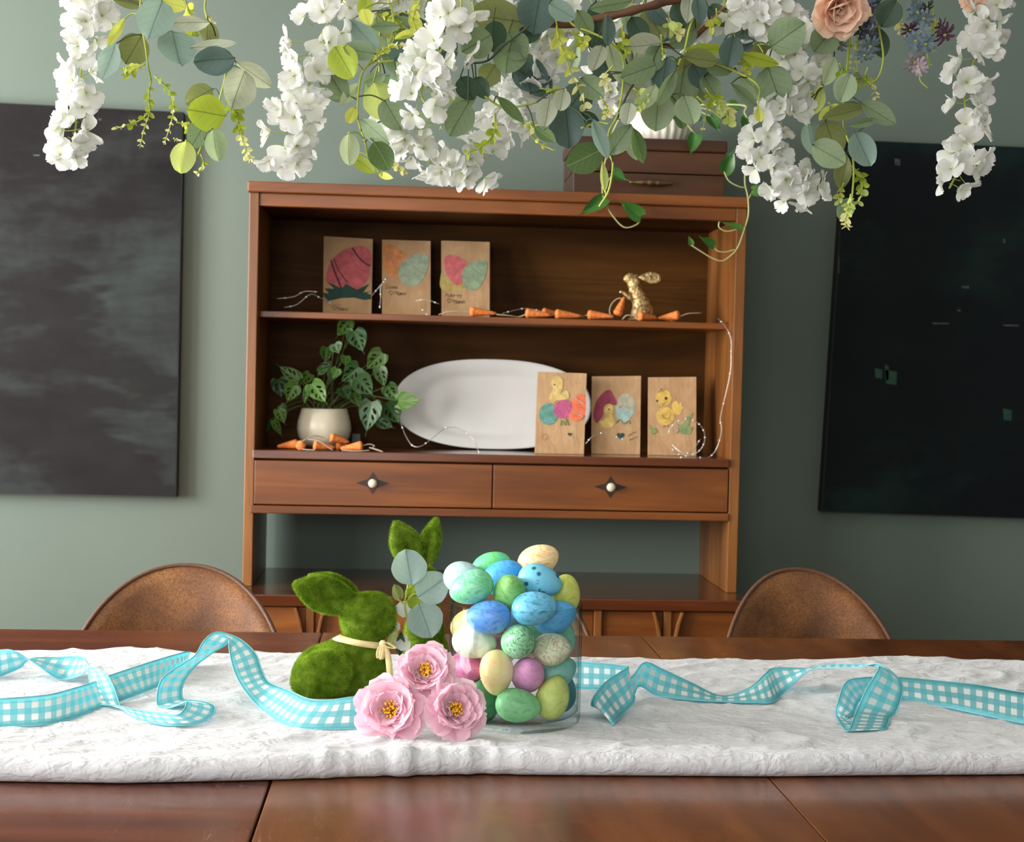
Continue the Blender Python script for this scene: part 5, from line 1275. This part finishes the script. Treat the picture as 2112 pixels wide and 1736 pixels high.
# ================================================================== the hanging flower branch
M_BARK = m_wood('branch_bark', (60, 36, 22), (104, 66, 42), (140, 96, 64), 'X', 0.6, 4.0, 0.0)
YH = 1.80
brp = [P(80, -70, YH), P(400, -55, YH), P(700, -48, YH), P(960, -20, YH), P(1120, 48, 1.79), P(1244, 36, 1.77), P(1330, 15, 1.77), P(1409, -4, 1.78), P(1600, -46, YH), P(1850, -60, YH), P(2090, -60, YH)]
br = thing('hanging_branch', 'brown wooden branch hung over the table carrying the flower strands', 'branch', brp[3])
MB().tube(catmull(brp, 6), [0.0050 + 0.0008 * math.sin(i * 1.7) for i in range(61)], 10).build('branch_rod', M_BARK, br, True)
for q in (brp[1], brp[9]): MB().tube([q, Vector((q.x, q.y, ROOM_H - 0.001))], 0.0012, 6).build('hanging_cord', M_TWINE, br)
MB().tube(catmull([P(1284, 74, 1.86), P(1340, 88, 1.86), P(1406, 94, 1.87), P(1450, 60, 1.86), P(1500, 10, 1.85), P(1540, -50, 1.81)], 6), 0.0035, 8).build('side_twig', M_BARK, br, True)

def blossom_mesh(name, seed):
    rnd = random.Random(seed); V, F_, UVS = [], [], []; npt = rnd.choice((3, 4, 4, 5))
    for q in range(npt):
        L = 0.0235 * rnd.uniform(.78, 1.12)
        pm = petal_mesh('tmp', L, L * rnd.uniform(.72, 1.12), rnd.uniform(.35, .9), rnd.uniform(.9, 2.0), rnd.uniform(-.12, .30), rnd.uniform(.05, .11), seed * 9 + q, 9, 8, rnd.uniform(.03, .16))
        M = Matrix.Rotation(2 * PI * q / npt + rnd.uniform(-.35, .35), 3, 'Z') @ Matrix.Rotation(rnd.uniform(-.25, .25), 3, 'Y'); n = len(V)
        V += [M @ v.co for v in pm.vertices]; F_ += [tuple(i + n for i in p.vertices) for p in pm.polygons]
        uvl = pm.uv_layers[0].data; vu = {}
        for l in pm.loops: vu[l.vertex_index] = tuple(uvl[l.index].uv)
        UVS += [vu[i] for i in range(len(pm.vertices))]; bpy.data.meshes.remove(pm)
    np_ = len(F_)
    mb = MB(); mb.tube([(0, 0, 0.006), (0, 0, 0.003), (0.001, 0, -0.012), (0.003, 0.002, -0.022)], 0.0006, 5)
    n = len(V); V += [Vector(v) for v in mb.v]; F_ += [tuple(i + n for i in f) for f in mb.f]; UVS += [(0.5, 0.5)] * len(mb.v)
    me = bpy.data.meshes.new(name); me.from_pydata([tuple(v) for v in V], [], F_); ul = me.uv_layers.new(name='uv')
    for l in me.loops: ul.data[l.index].uv = UVS[l.vertex_index]
    me.materials.append(M_WH); me.materials.append(M_LST)
    me.polygons.foreach_set('material_index', [0 if i < np_ else 1 for i in range(len(F_))]); me.polygons.foreach_set('use_smooth', [True] * len(F_)); me.update(); return me
BLOS = [blossom_mesh('wisteria_blossom_%d' % i, i + 1) for i in range(9)]
WG = 'white wisteria strands hanging from the branch'
def wisteria(label, pts, width, Y, seed, dens=1.0, up=True):
    rnd = random.Random(seed); w = [Vector(q) for q in catmull([P(x, y, Y) for x, y in pts], 8)]
    root = thing('wisteria_strand', label, 'flower strand', w[0], WG)
    MB().tube(w, 0.0013, 6).build('stem', M_LST, root, True)
    if up:
        top = min(brp, key=lambda q: abs(q.x - w[0].x)); top = Vector((w[0].x, YH, max(w[0].z + 0.02, top.z)))
        MB().tube([w[0], top], 0.0013, 6).build('stem', M_LST, root, True)
    L = sum((w[i + 1] - w[i]).length for i in range(len(w) - 1)); n = int(L / (12.0 * mpp(Y)) * dens)
    for k in range(n):
        t = (k + rnd.uniform(0.1, 0.9)) / n; i = min(len(w) - 2, int(t * (len(w) - 1))); d = (w[i + 1] - w[i]).normalized(); p = w[i].lerp(w[i + 1], t * (len(w) - 1) - i)
        az = k * 2.4 + rnd.uniform(-.5, .5); taper = 1.0 if t < 0.85 else 1 - 1.6 * (t - 0.85)
        out = (Rv * math.cos(az) - Fv * abs(math.sin(az)) * 1.0 + Fv * 0.25); out = (out - d * out.dot(d)).normalized()
        r = width * 0.5 * mpp(Y) * rnd.uniform(0.25, 0.78) * taper
        nrm = (out * 0.9 + d * rnd.uniform(-.3, .9) - Fv * rnd.uniform(-.2, .7) + Vector((rnd.uniform(-.5, .5), 0, rnd.uniform(-.5, .5)))).normalized()
        put('blossom', BLOS[rnd.randrange(9)], None, root, p + out * r, frame(nrm) @ Matrix.Rotation(rnd.uniform(0, 6.3), 3, 'Z'), rnd.uniform(.82, 1.08) * (0.9 if t > .9 else 1))
    return root
def zz(sc, ox_): return lambda x, y: (ox_ + x / sc, y / sc)
q1, q2, q3, q4 = zz(3.017, 0), zz(3.52, 500), zz(3.52, 1000), zz(3.451, 1500)
def mp(q, pts): return [q(x, y) for x, y in pts]
wisteria('straight white wisteria strand at the far left in front of the grey painting', mp(q1, [(540, -60), (555, 60), (550, 180), (515, 330), (500, 500), (480, 650), (470, 800), (440, 930), (380, 1010)]), 95, 1.78, 1, 1.0)
wisteria('long white wisteria strand ending above the top left corner of the hutch', mp(q2, [(760, -60), (690, 60), (590, 220), (500, 400), (500, 560), (430, 740), (400, 900), (330, 1080), (370, 1230)]), 135, 1.76, 2, 1.15)
wisteria('white wisteria cluster nearest the camera left of the middle', mp(q2, [(1590, 40), (1530, 220), (1420, 400), (1330, 560), (1300, 700), (1380, 800)]), 130, 1.68, 3, 1.0)
wisteria('white wisteria strand curving in a low swag above the hutch top', mp(q2, [(990, 900), (1120, 960), (1260, 1080), (1420, 1190), (1580, 1220), (1720, 1140), (1800, 1000), (1850, 880)]), 105, 1.86, 4, 1.2)
wisteria('white wisteria strand in the middle with drooping greyish flowers', mp(q3, [(720, -40), (560, 180), (420, 380), (330, 520), (260, 680), (160, 820), (140, 960)]), 105, 1.84, 5, 1.0)
wisteria('white wisteria flowers behind the pale sprig in the centre', mp(q3, [(1050, 90), (860, 300), (820, 460), (940, 620), (1020, 720)]), 110, 1.92, 6, 0.9)
wisteria('white wisteria flowers along the branch right of the middle', mp(q3, [(1100, 160), (1350, 90), (1500, 180), (1620, 240)]), 100, 1.9, 7, 0.9)
wisteria('white wisteria cluster left of the large peach rose', mp(q4, [(-20, 40), (120, 120), (240, 150), (330, 110), (430, 60)]), 150, 1.80, 8, 1.6)
wisteria('long white wisteria strand bending right at its lower end beside the pothos', mp(q4, [(430, 180), (500, 320), (510, 470), (500, 620), (430, 780), (320, 900), (240, 1050), (270, 1180), (390, 1260), (520, 1330), (600, 1430)]), 108, 1.80, 9, 1.2)
wisteria('straight white wisteria strand at the far right in front of the dark painting', mp(q4, [(1890, -60), (1870, 80), (1830, 240), (1760, 430), (1690, 640), (1700, 850), (1700, 1050), (1640, 1220), (1580, 1340)]), 92, 1.80, 10, 0.9)
wisteria('dense white wisteria flowers along the top edge behind the leaves', mp(q2, [(700, 20), (1000, 60), (1250, 40), (1500, 40), (1750, 120), (1950, 200), (2000, 420)]), 120, 1.82, 11, 0.8)

EG2 = 'eucalyptus vines hanging from the branch'
def euc(label, conv, sc, stems, leaves, sprigs, Y, seed, col_stem=None, fill=()):
    leaves = list(leaves)
    for (x0, x1, y0, y1, n, cols) in fill:
        for k in range(n): leaves.append((rg.uniform(x0, x1), rg.uniform(y0, y1), rg.uniform(170, 260), rg.uniform(110, 220), rg.uniform(20, 160), rg.choice(cols)))
    w = []
    for s in stems: w.append([Vector(q) for q in catmull([P(*conv(x, y), Y + 0.008 * math.sin(i * 1.9)) for i, (x, y) in enumerate(s)], 6)])
    root = thing('eucalyptus_vine', label, 'leafy vine', w[0][0], EG2)
    top = Vector((w[0][0].x, YH, P(*conv(*stems[0][0]), YH).z + 0.03)); 
    MB().tube([top] + w[0], 0.0013, 6).build('stem', col_stem or M_LST, root, True)
    for i, s in enumerate(w[1:]): MB().tube(s, 0.0013, 6).build('stem', M_LST if i % 2 == 0 else M_DST, root, True)
    allp = [p for s in w for p in s]; nfix = len(leaves) - sum(f[4] for f in fill)
    for i, (x, y, L, W, a, c) in enumerate(leaves):
        px, py = conv(x, y); o, b0 = leaf_at(root, px, py, L / sc * 1.13, W / sc * 1.15, a, c, Y + rg.uniform(-0.05, 0.05) + (0.09 if i >= nfix else 0))
        n = min(allp, key=lambda p: (p - b0).length)
        if (n - b0).length < 0.07: MB().tube(catmull([n, (n + b0) / 2 + Vector((0, 0, .004)), b0], 4), 0.0009, 5).build('petiole', M_LST if c in ('lime', 'limepale', 'yellow', 'pale') else M_DST, root, True)
        else: MB().tube([b0, b0 + Vector((rg.uniform(-.006, .006), .012, .018))], 0.0009, 5).build('petiole', M_DST, root, True)
    for sp in sprigs:
        sprig(root, [conv(x, y) for x, y in sp[0]], Y + rg.uniform(-.03, .03), *(sp[1:] or ('lime', 'cream')))
euc('small eucalyptus vine hanging between the two left wisteria strands', q1, 3.017,
    [[(880, -60), (870, 120), (900, 260), (920, 400), (940, 500)], [(1290, -40), (1280, 80), (1380, 330), (1410, 420), (1360, 640), (1280, 850), (1230, 970)], [(1400, 590), (1490, 720)]],
    [(965, 125, 225, 200, 110, 'blue'), (1100, 312, 205, 205, 75, 'blue'), (1335, 372, 225, 160, 175, 'bluedark'), (1335, 285, 260, 60, -5, 'palegrey'), (680, 385, 215, 115, 110, 'bluelt'), (810, 15, 190, 60, 10, 'olive'), (1475, 570, 235, 185, 110, 'palegrey'), (1580, 465, 240, 110, 35, 'palegrey'), (1278, 700, 220, 195, 190, 'lime'), (1240, 600, 170, 130, 150, 'olive'), (1340, 900, 180, 128, 80, 'sagelt'), (1138, 970, 175, 135, 100, 'limepale'), (830, 310, 180, 170, 120, 'olive'), (720, 210, 190, 55, 120, 'yellow'), (1190, 140, 210, 90, 180, 'palegrey'), (1240, 830, 190, 130, 120, 'sage'), (1290, 215, 150, 120, 90, 'olive'), (1060, 20, 190, 110, 20, 'yellow')],
    [([(940, 500), (925, 600), (930, 700), (900, 790), (870, 920)],), ([(960, 470), (1060, 570), (1080, 680), (1060, 780), (1020, 900)],), ([(930, 700), (850, 760), (780, 780), (710, 805)],), ([(1400, 590), (1470, 700), (1490, 800), (1520, 900), (1560, 1010)], 'lime', 'cream', 20, 10), ([(1250, 960), (1270, 1030), (1220, 1085)],), ([(900, 400), (840, 430), (790, 470), (770, 420)], 'yellow', 'lime', 18, 10), ([(1150, 0), (1180, 80), (1200, 190), (1180, 240)], 'yellow', 'lime', 20, 12), ([(1290, 90), (1320, 140)], 'cream', 'cream', 18, 9), ([(1100, 760), (1160, 780), (1170, 820)], 'yellow', 'lime', 15, 8), ([(1080, 860), (1110, 870)], 'cream', 'cream', 14, 8)], 1.76, 1)
euc('eucalyptus vine with lime and sage leaves left of the middle', q2, 3.52,
    [[(1050, -60), (1100, 200), (1010, 400), (880, 510), (840, 700), (840, 870), (890, 1030), (920, 1150), (1010, 1265)], [(1380, 100), (1390, 300), (1330, 560), (1340, 640)], [(2080, 190), (1900, 330), (1780, 440), (1640, 460)], [(1100, 440), (1000, 450)]],
    [(740, 455, 240, 195, 60, 'lime'), (675, 600, 265, 190, -120, 'sage'), (1000, 730, 250, 225, 70, 'limepale'), (850, 372, 210, 130, 190, 'sage'), (895, 268, 310, 120, 45, 'blue'), (970, 955, 250, 140, 40, 'sagelt'), (770, 1080, 205, 130, 90, 'pale'), (1010, 1125, 205, 165, 60, 'green'), (882, 1195, 200, 85, 35, 'lime'), (1100, 845, 230, 170, 60, 'sage'), (780, 690, 190, 85, 130, 'pale'), (1270, 880, 225, 120, 10, 'sagelt'), (1570, 870, 245, 190, 120, 'sage'), (1435, 105, 300, 200, 95, 'green'), (1840, 130, 345, 235, 190, 'olive'), (1700, 315, 220, 200, 150, 'sage'), (1930, 412, 210, 225, 100, 'sage'), (1630, 640, 170, 140, 60, 'dark'), (1790, 545, 160, 150, 120, 'olive'), (1590, 740, 190, 110, 160, 'sage'), (1600, 100, 210, 150, 80, 'palegrey'), (960, 560, 140, 95, 160, 'sagelt'), (890, 50, 130, 100, 100, 'lime'), (1045, 190, 190, 80, 180, 'sage'), (1010, 1275, 0.1, 0.1, 0, 'lime'), (1045, 1275, 110, 45, 15, 'yellow'), (790, 835, 110, 80, 110, 'yellow'), (1130, 620, 170, 120, 80, 'sage'), (1740, 640, 160, 110, 60, 'dark'), (1180, 260, 150, 60, -20, 'yellow'), (900, 130, 120, 90, 70, 'yellow'), (1260, 50, 100, 80, 100, 'yellow'), (1260, 180, 150, 80, 60, 'yellow')],
    [([(960, 100), (1080, 130), (1150, 200)], 'yellow', 'lime', 22, 14), ([(1290, 0), (1240, 130), (1280, 280), (1330, 380)], 'yellow', 'yellow', 18, 14), ([(900, 480), (1000, 380), (1100, 330), (1200, 340)], 'yellow', 'cream', 20, 14), ([(1040, 1200), (1110, 1210), (1180, 1260)], 'cream', 'cream', 18, 10), ([(1830, 830), (1830, 960), (1740, 1060), (1620, 1120)], 'lime', 'lime', 24, 16), ([(1500, 560), (1540, 700), (1500, 800), (1430, 950)], 'lime', 'cream', 14, 18)], 1.74, 2, None, [(1000, 2050, 0, 560, 16, ('sage', 'palegrey', 'sagelt', 'olive', 'bluedark')), (800, 1250, 100, 800, 5, ('sage', 'sagelt'))])
euc('eucalyptus vine of large dark and blue grey leaves in the centre', q3, 3.52,
    [[(520, -60), (620, 160), (760, 230), (900, 300), (1000, 420), (1000, 640), (960, 840), (900, 960), (905, 1110), (930, 1200), (900, 1380), (830, 1500)], [(0, 700), (130, 780), (260, 770), (380, 740)], [(1210, 470), (1060, 640), (960, 860)], [(700, 930), (820, 890), (900, 900)]],
    [(375, 110, 275, 260, 100, 'bluedark'), (560, 80, 195, 130, 30, 'blue'), (900, 38, 280, 100, 170, 'sage'), (890, 220, 200, 100, 90, 'bluedark'), (1150, 330, 230, 160, 175, 'palegrey'), (940, 465, 290, 140, 75, 'pale'), (1110, 520, 240, 165, 160, 'sage'), (600, 918, 280, 235, 85, 'bluedark'), (722, 1148, 250, 210, 155, 'green'), (832, 1012, 275, 105, 70, 'blue'), (985, 1012, 245, 140, -55, 'sage'), (1058, 1080, 170, 55, 60, 'pale'), (1108, 1055, 235, 100, 75, 'green'), (860, 1280, 200, 55, -95, 'limepale'), (560, 720, 140, 115, 100, 'palegrey'), (450, 840, 210, 140, 100, 'palegrey'), (190, 800, 240, 75, 45, 'green'), (440, 980, 175, 85, 35, 'green'), (230, 330, 200, 180, 60, 'sage'), (60, 260, 200, 170, 90, 'dark'), (780, 640, 200, 150, 40, 'sage'), (1040, 830, 150, 110, 100, 'palegrey'), (760, 870, 140, 90, 40, 'dark'), (720, 160, 180, 120, 60, 'sage'), (820, 430, 180, 130, 110, 'palegrey')],
    [([(515, 140), (545, 300), (600, 460), (670, 620), (740, 790)], 'yellow', 'cream', 30, 22), ([(620, 220), (700, 280), (720, 330)], 'lime', 'yellow', 24, 14), ([(1000, 180), (1000, 300), (1030, 400)], 'lime', 'lime', 24, 16), ([(840, 700), (890, 790), (880, 850)], 'lime', 'cream', 20, 12), ([(250, 900), (330, 900), (370, 950)], 'limepale', 'cream', 22, 10), ([(320, 960), (400, 1040), (510, 1095)], 'yellow', 'yellow', 12, 20), ([(400, 640), (500, 660), (560, 650)], 'lime', 'yellow', 20, 10), ([(930, 480), (860, 560), (900, 640)], 'cream', 'cream', 24, 16), ([(1080, 640), (1150, 700), (1100, 800)], 'limepale', 'limepale', 26, 16), ([(600, 340), (640, 420)], 'yellow', 'lime', 20, 10)], 1.74, 3, None, [(250, 1250, 60, 780, 18, ('sage', 'palegrey', 'bluedark', 'dark', 'sagelt'))])
euc('eucalyptus vine with sage and lime leaves right of the middle', q3, 3.52,
    [[(1620, -60), (1500, 160), (1450, 360), (1400, 480), (1360, 620), (1300, 740)], [(1620, 440), (1800, 510), (1950, 590), (2000, 650)], [(1740, 290), (1860, 370), (1980, 440), (2080, 470)], [(1540, 700), (1650, 800), (1720, 860)]],
    [(1300, 552, 240, 165, 100, 'bluedark'), (1420, 660, 310, 160, 100, 'sage'), (1560, 560, 195, 165, 60, 'bluedark'), (1560, 430, 230, 130, 10, 'olive'), (1250, 820, 245, 220, 95, 'sagelt'), (1480, 790, 190, 180, 70, 'sagelt'), (1600, 358, 275, 75, 180, 'lime'), (1780, 370, 200, 160, 100, 'bluedark'), (1990, 425, 265, 90, 15, 'lime'), (1960, 640, 310, 115, 42, 'sagelt'), (1880, 690, 220, 75, 42, 'sage'), (1550, 75, 190, 110, 85, 'bluedark'), (1480, 60, 210, 110, 95, 'palegrey'), (1190, 700, 170, 110, 120, 'pale'), (1640, 640, 170, 130, 60, 'sage'), (1430, 870, 110, 90, 80, 'green'), (1310, 640, 260, 110, 120, 'sage'), (1990, 830, 90, 60, 80, 'yellow'), (1690, 480, 170, 120, 20, 'sage'), (1230, 430, 170, 140, 100, 'sage')],
    [([(1320, 130), (1360, 200), (1420, 250)], 'limepale', 'cream', 30, 12), ([(1280, 250), (1290, 360), (1300, 430)], 'lime', 'cream', 12, 14), ([(1600, 640), (1660, 720), (1720, 780)], 'lime', 'limepale', 28, 12), ([(1720, 720), (1760, 800), (1770, 900)], 'cream', 'limepale', 26, 12), ([(1620, 780), (1600, 860), (1580, 950)], 'yellow', 'cream', 10, 20), ([(1680, 60), (1680, 140), (1640, 200)], 'lime', 'yellow', 28, 16), ([(1850, 440), (1900, 480), (1900, 540)], 'lime', 'yellow', 20, 12)], 1.76, 4, None, [(1150, 2000, 40, 700, 16, ('sage', 'sagelt', 'bluedark', 'dark', 'olive'))])
euc('long eucalyptus vine with olive leaves hanging in front of the dark painting', q4, 3.451,
    [[(820, -60), (860, 300), (850, 480), (830, 700), (830, 900), (880, 1060), (900, 1200), (890, 1380), (860, 1560)], [(1050, -20), (1080, 200), (1110, 400), (1080, 540), (1010, 610)], [(760, 450), (700, 590), (600, 690)], [(330, 320), (200, 310), (190, 315)]],
    [(430, 250, 270, 240, -35, 'sage'), (690, 282, 195, 190, 130, 'sage'), (335, 605, 250, 240, 70, 'sage'), (720, 512, 195, 108, -70, 'pale'), (840, 620, 190, 150, 110, 'sagelt'), (640, 712, 195, 110, 105, 'limepale'), (820, 808, 290, 105, 165, 'olive'), (1070, 805, 270, 130, 32, 'sage'), (590, 980, 225, 160, 80, 'blue'), (740, 980, 230, 195, 70, 'olive'), (720, 1095, 240, 180, 30, 'sagelt'), (960, 1052, 230, 170, 65, 'blue'), (830, 1225, 230, 120, 100, 'olive'), (1150, 100, 195, 170, 120, 'dark'), (1090, 300, 205, 120, 80, 'dark'), (960, 872, 200, 60, 170, 'sage'), (845, 1480, 150, 110, 120, 'sage'), (255, 375, 0.1, 0.1, 0, 'lime'), (690, 815, 120, 50, 120, 'yellow')],
    [([(890, 1180), (940, 1250), (960, 1350), (930, 1450)], 'lime', 'limepale', 24, 12), ([(880, 1380), (860, 1480), (840, 1570), (850, 1620)], 'limepale', 'cream', 20, 10), ([(830, 1300), (800, 1380), (790, 1440)], 'yellow', 'limepale', 22, 12), ([(1000, 480), (980, 560), (1040, 620), (1060, 700)], 'lime', 'cream', 18, 14), ([(900, 480), (930, 560), (920, 640)], 'olive', 'lime', 18, 14), ([(800, 450), (820, 500), (800, 560)], 'green', 'lime', 22, 14), ([(720, 730), (760, 760)], 'yellow', 'yellow', 18, 8), ([(1220, -20), (1190, 80), (1230, 160), (1240, 240)], 'limepale', 'cream', 22, 14), ([(600, 690), (650, 700)], 'lime', 'lime', 16, 8)], 1.78, 5)

# ---- roses and daisies
M_PEACH = m_petal('peach_silk_petal', (255, 232, 212), (255, 206, 178), 0.45)
RM = [[petal_mesh('rose_petal_%d_%d' % (k, q), l[1], l[2], l[3], l[4], l[5], l[6], 41 * k + q) for q in range(2)] for k, l in enumerate([(0, .040, .050, .7, 1.5, .22, .035), (0, .034, .042, .5, 1.05, .3, .035), (0, .027, .032, .3, .6, .35, .04), (0, .020, .022, .12, .25, .4, .05)])]
def rose(label, px, py, Y, k, nrm, seed):
    rnd = random.Random(seed); c = P(px, py, Y); root = thing('silk_rose', label, 'flower', c, 'peach roses hanging from the branch'); F = frame(nrm)
    for li, n in enumerate((6, 6, 5, 4)):
        for q in range(n):
            put('petal', RM[li][rnd.randrange(2)], M_PEACH, root, c + Vector(nrm).normalized() * 0.0015 * li, F @ Matrix.Rotation(2 * PI * (q + .4 * li) / n + rnd.uniform(-.2, .2), 3, 'Z'), k * rnd.uniform(.95, 1.05))
    MB().tube([c, c - Vector(nrm).normalized() * 0.02, Vector((c.x, YH, P(px, -55, YH).z))], 0.0016, 6).build('stem', M_LST, root, True)
rose('large peach silk rose at the top right among the leaves', 1722, 10, 1.74, 1.02, (0.1, -0.8, -0.55), 1)
rose('small peach silk rose at the top right corner above the last wisteria', 2008, -16, 1.80, 0.62, (-0.1, -0.8, -0.5), 2)
def daisy_mesh(name, mat):
    V, F_ = [], []
    for q in range(11):
        a = 2 * PI * q / 11; M = Matrix.Rotation(a, 3, 'Z'); n = len(V)
        V += [M @ Vector(v) for v in ((-.0008, .001, 0), (.0008, .001, 0), (.0021, .0085, (q % 3) * .0016 - .0005), (.0013, .0135, (q % 3) * .0022 - .003), (-.0013, .0135, (q % 3) * .0022 - .003), (-.0021, .0085, (q % 3) * .0016 - .0005))]; F_ += [(n, n + 1, n + 2, n + 5), (n + 5, n + 2, n + 3, n + 4)]
    nn = len(F_); mb = MB().ellipsoid((0, 0, .001), (.0019, .0019, .0015), None, 8, 5); n = len(V); V += [Vector(v) for v in mb.v]; F_ += [tuple(i + n for i in f) for f in mb.f]
    me = bpy.data.meshes.new(name); me.from_pydata([tuple(v) for v in V], [], F_); me.materials.append(mat); me.materials.append(M_LF['yellow']); me.polygons.foreach_set('material_index', [0 if i < nn else 1 for i in range(len(F_))]); me.update(); return me
DM = {k: daisy_mesh('daisy_' + k, m_plain('daisy_' + k, c, 0.7, 0.15, 200)) for k, c in (('blue', (112, 132, 142)), ('slate', (66, 70, 86)), ('purple', (94, 54, 86)), ('lilac', (160, 142, 156)))}
def daisies(label, stems, heads, Y, sprigs):
    w = [[P(*q4(x, y), Y) for x, y in s] for s in stems]; root = thing('daisy_spray', label, 'flower spray', w[0][0], 'small daisies hanging from the branch')
    for s in w: MB().tube(catmull(s, 5), 0.0010, 5).build('stem', M_LST, root, True)
    MB().tube([w[0][0], Vector((w[0][0].x, YH, P(*q4(*stems[0][0]), YH).z + .03))], 0.0010, 5).build('stem', M_LST, root, True)
    allp = [p for s in w for p in s]
    for (x, y, k, s) in heads:
        c = P(*q4(x, y), Y - 0.012); put('daisy_head', DM[k], None, root, c, frame((rg.uniform(-1.1, 1.1), -.8, rg.uniform(-1.2, .1))) @ Matrix.Rotation(rg.uniform(0, 6), 3, 'Z'), s)
        n = min(allp, key=lambda p: (p - c).length); MB().tube([n, c], 0.0007, 5).build('stem', M_LST, root, True)
    for sp in sprigs: sprig(root, [q4(x, y) for x, y in sp], Y, 'lime', 'limepale', 12, 18)
daisies('spray of blue and slate daisies under the large peach rose', [[(1010, -40), (1000, 150), (960, 320), (1000, 380)], [(900, -20), (840, 160), (790, 280)]], [(790, 235, 'blue', .9), (800, 320, 'blue', .8), (1015, 330, 'blue', 1.15), (975, 390, 'blue', .9), (960, 190, 'slate', 1.1), (1030, 110, 'slate', 1.1), (1000, 250, 'slate', 1.0), (830, 210, 'slate', .9), (980, 20, 'slate', 1.1), (1050, 40, 'slate', 1.0)], 1.79, [[(930, 150), (920, 330), (930, 600)], [(880, 160), (870, 350), (860, 500)]])
daisies('spray of blue and purple daisies left of the far right wisteria strand', [[(1370, -40), (1390, 150), (1370, 330), (1400, 500)], [(1430, 20), (1480, 150), (1470, 300)], [(1390, 440), (1370, 560), (1430, 630)], [(1440, 20), (1490, 160), (1540, 210)]], [(1350, 90, 'blue', 1.2), (1400, 130, 'blue', 1.0), (1330, 40, 'blue', 1.0), (1340, 290, 'blue', 1.1), (1410, 310, 'blue', 1.2), (1380, 230, 'blue', 1.0), (1330, 440, 'lilac', 1.2), (1360, 470, 'lilac', 1.0), (1300, 210, 'purple', .9), (1545, 245, 'purple', 1.2), (1520, 190, 'purple', .9), (1420, 60, 'slate', .9)], 1.80, [[(1460, 50), (1480, 160), (1450, 300), (1480, 370)], [(1420, 380), (1440, 470)]])
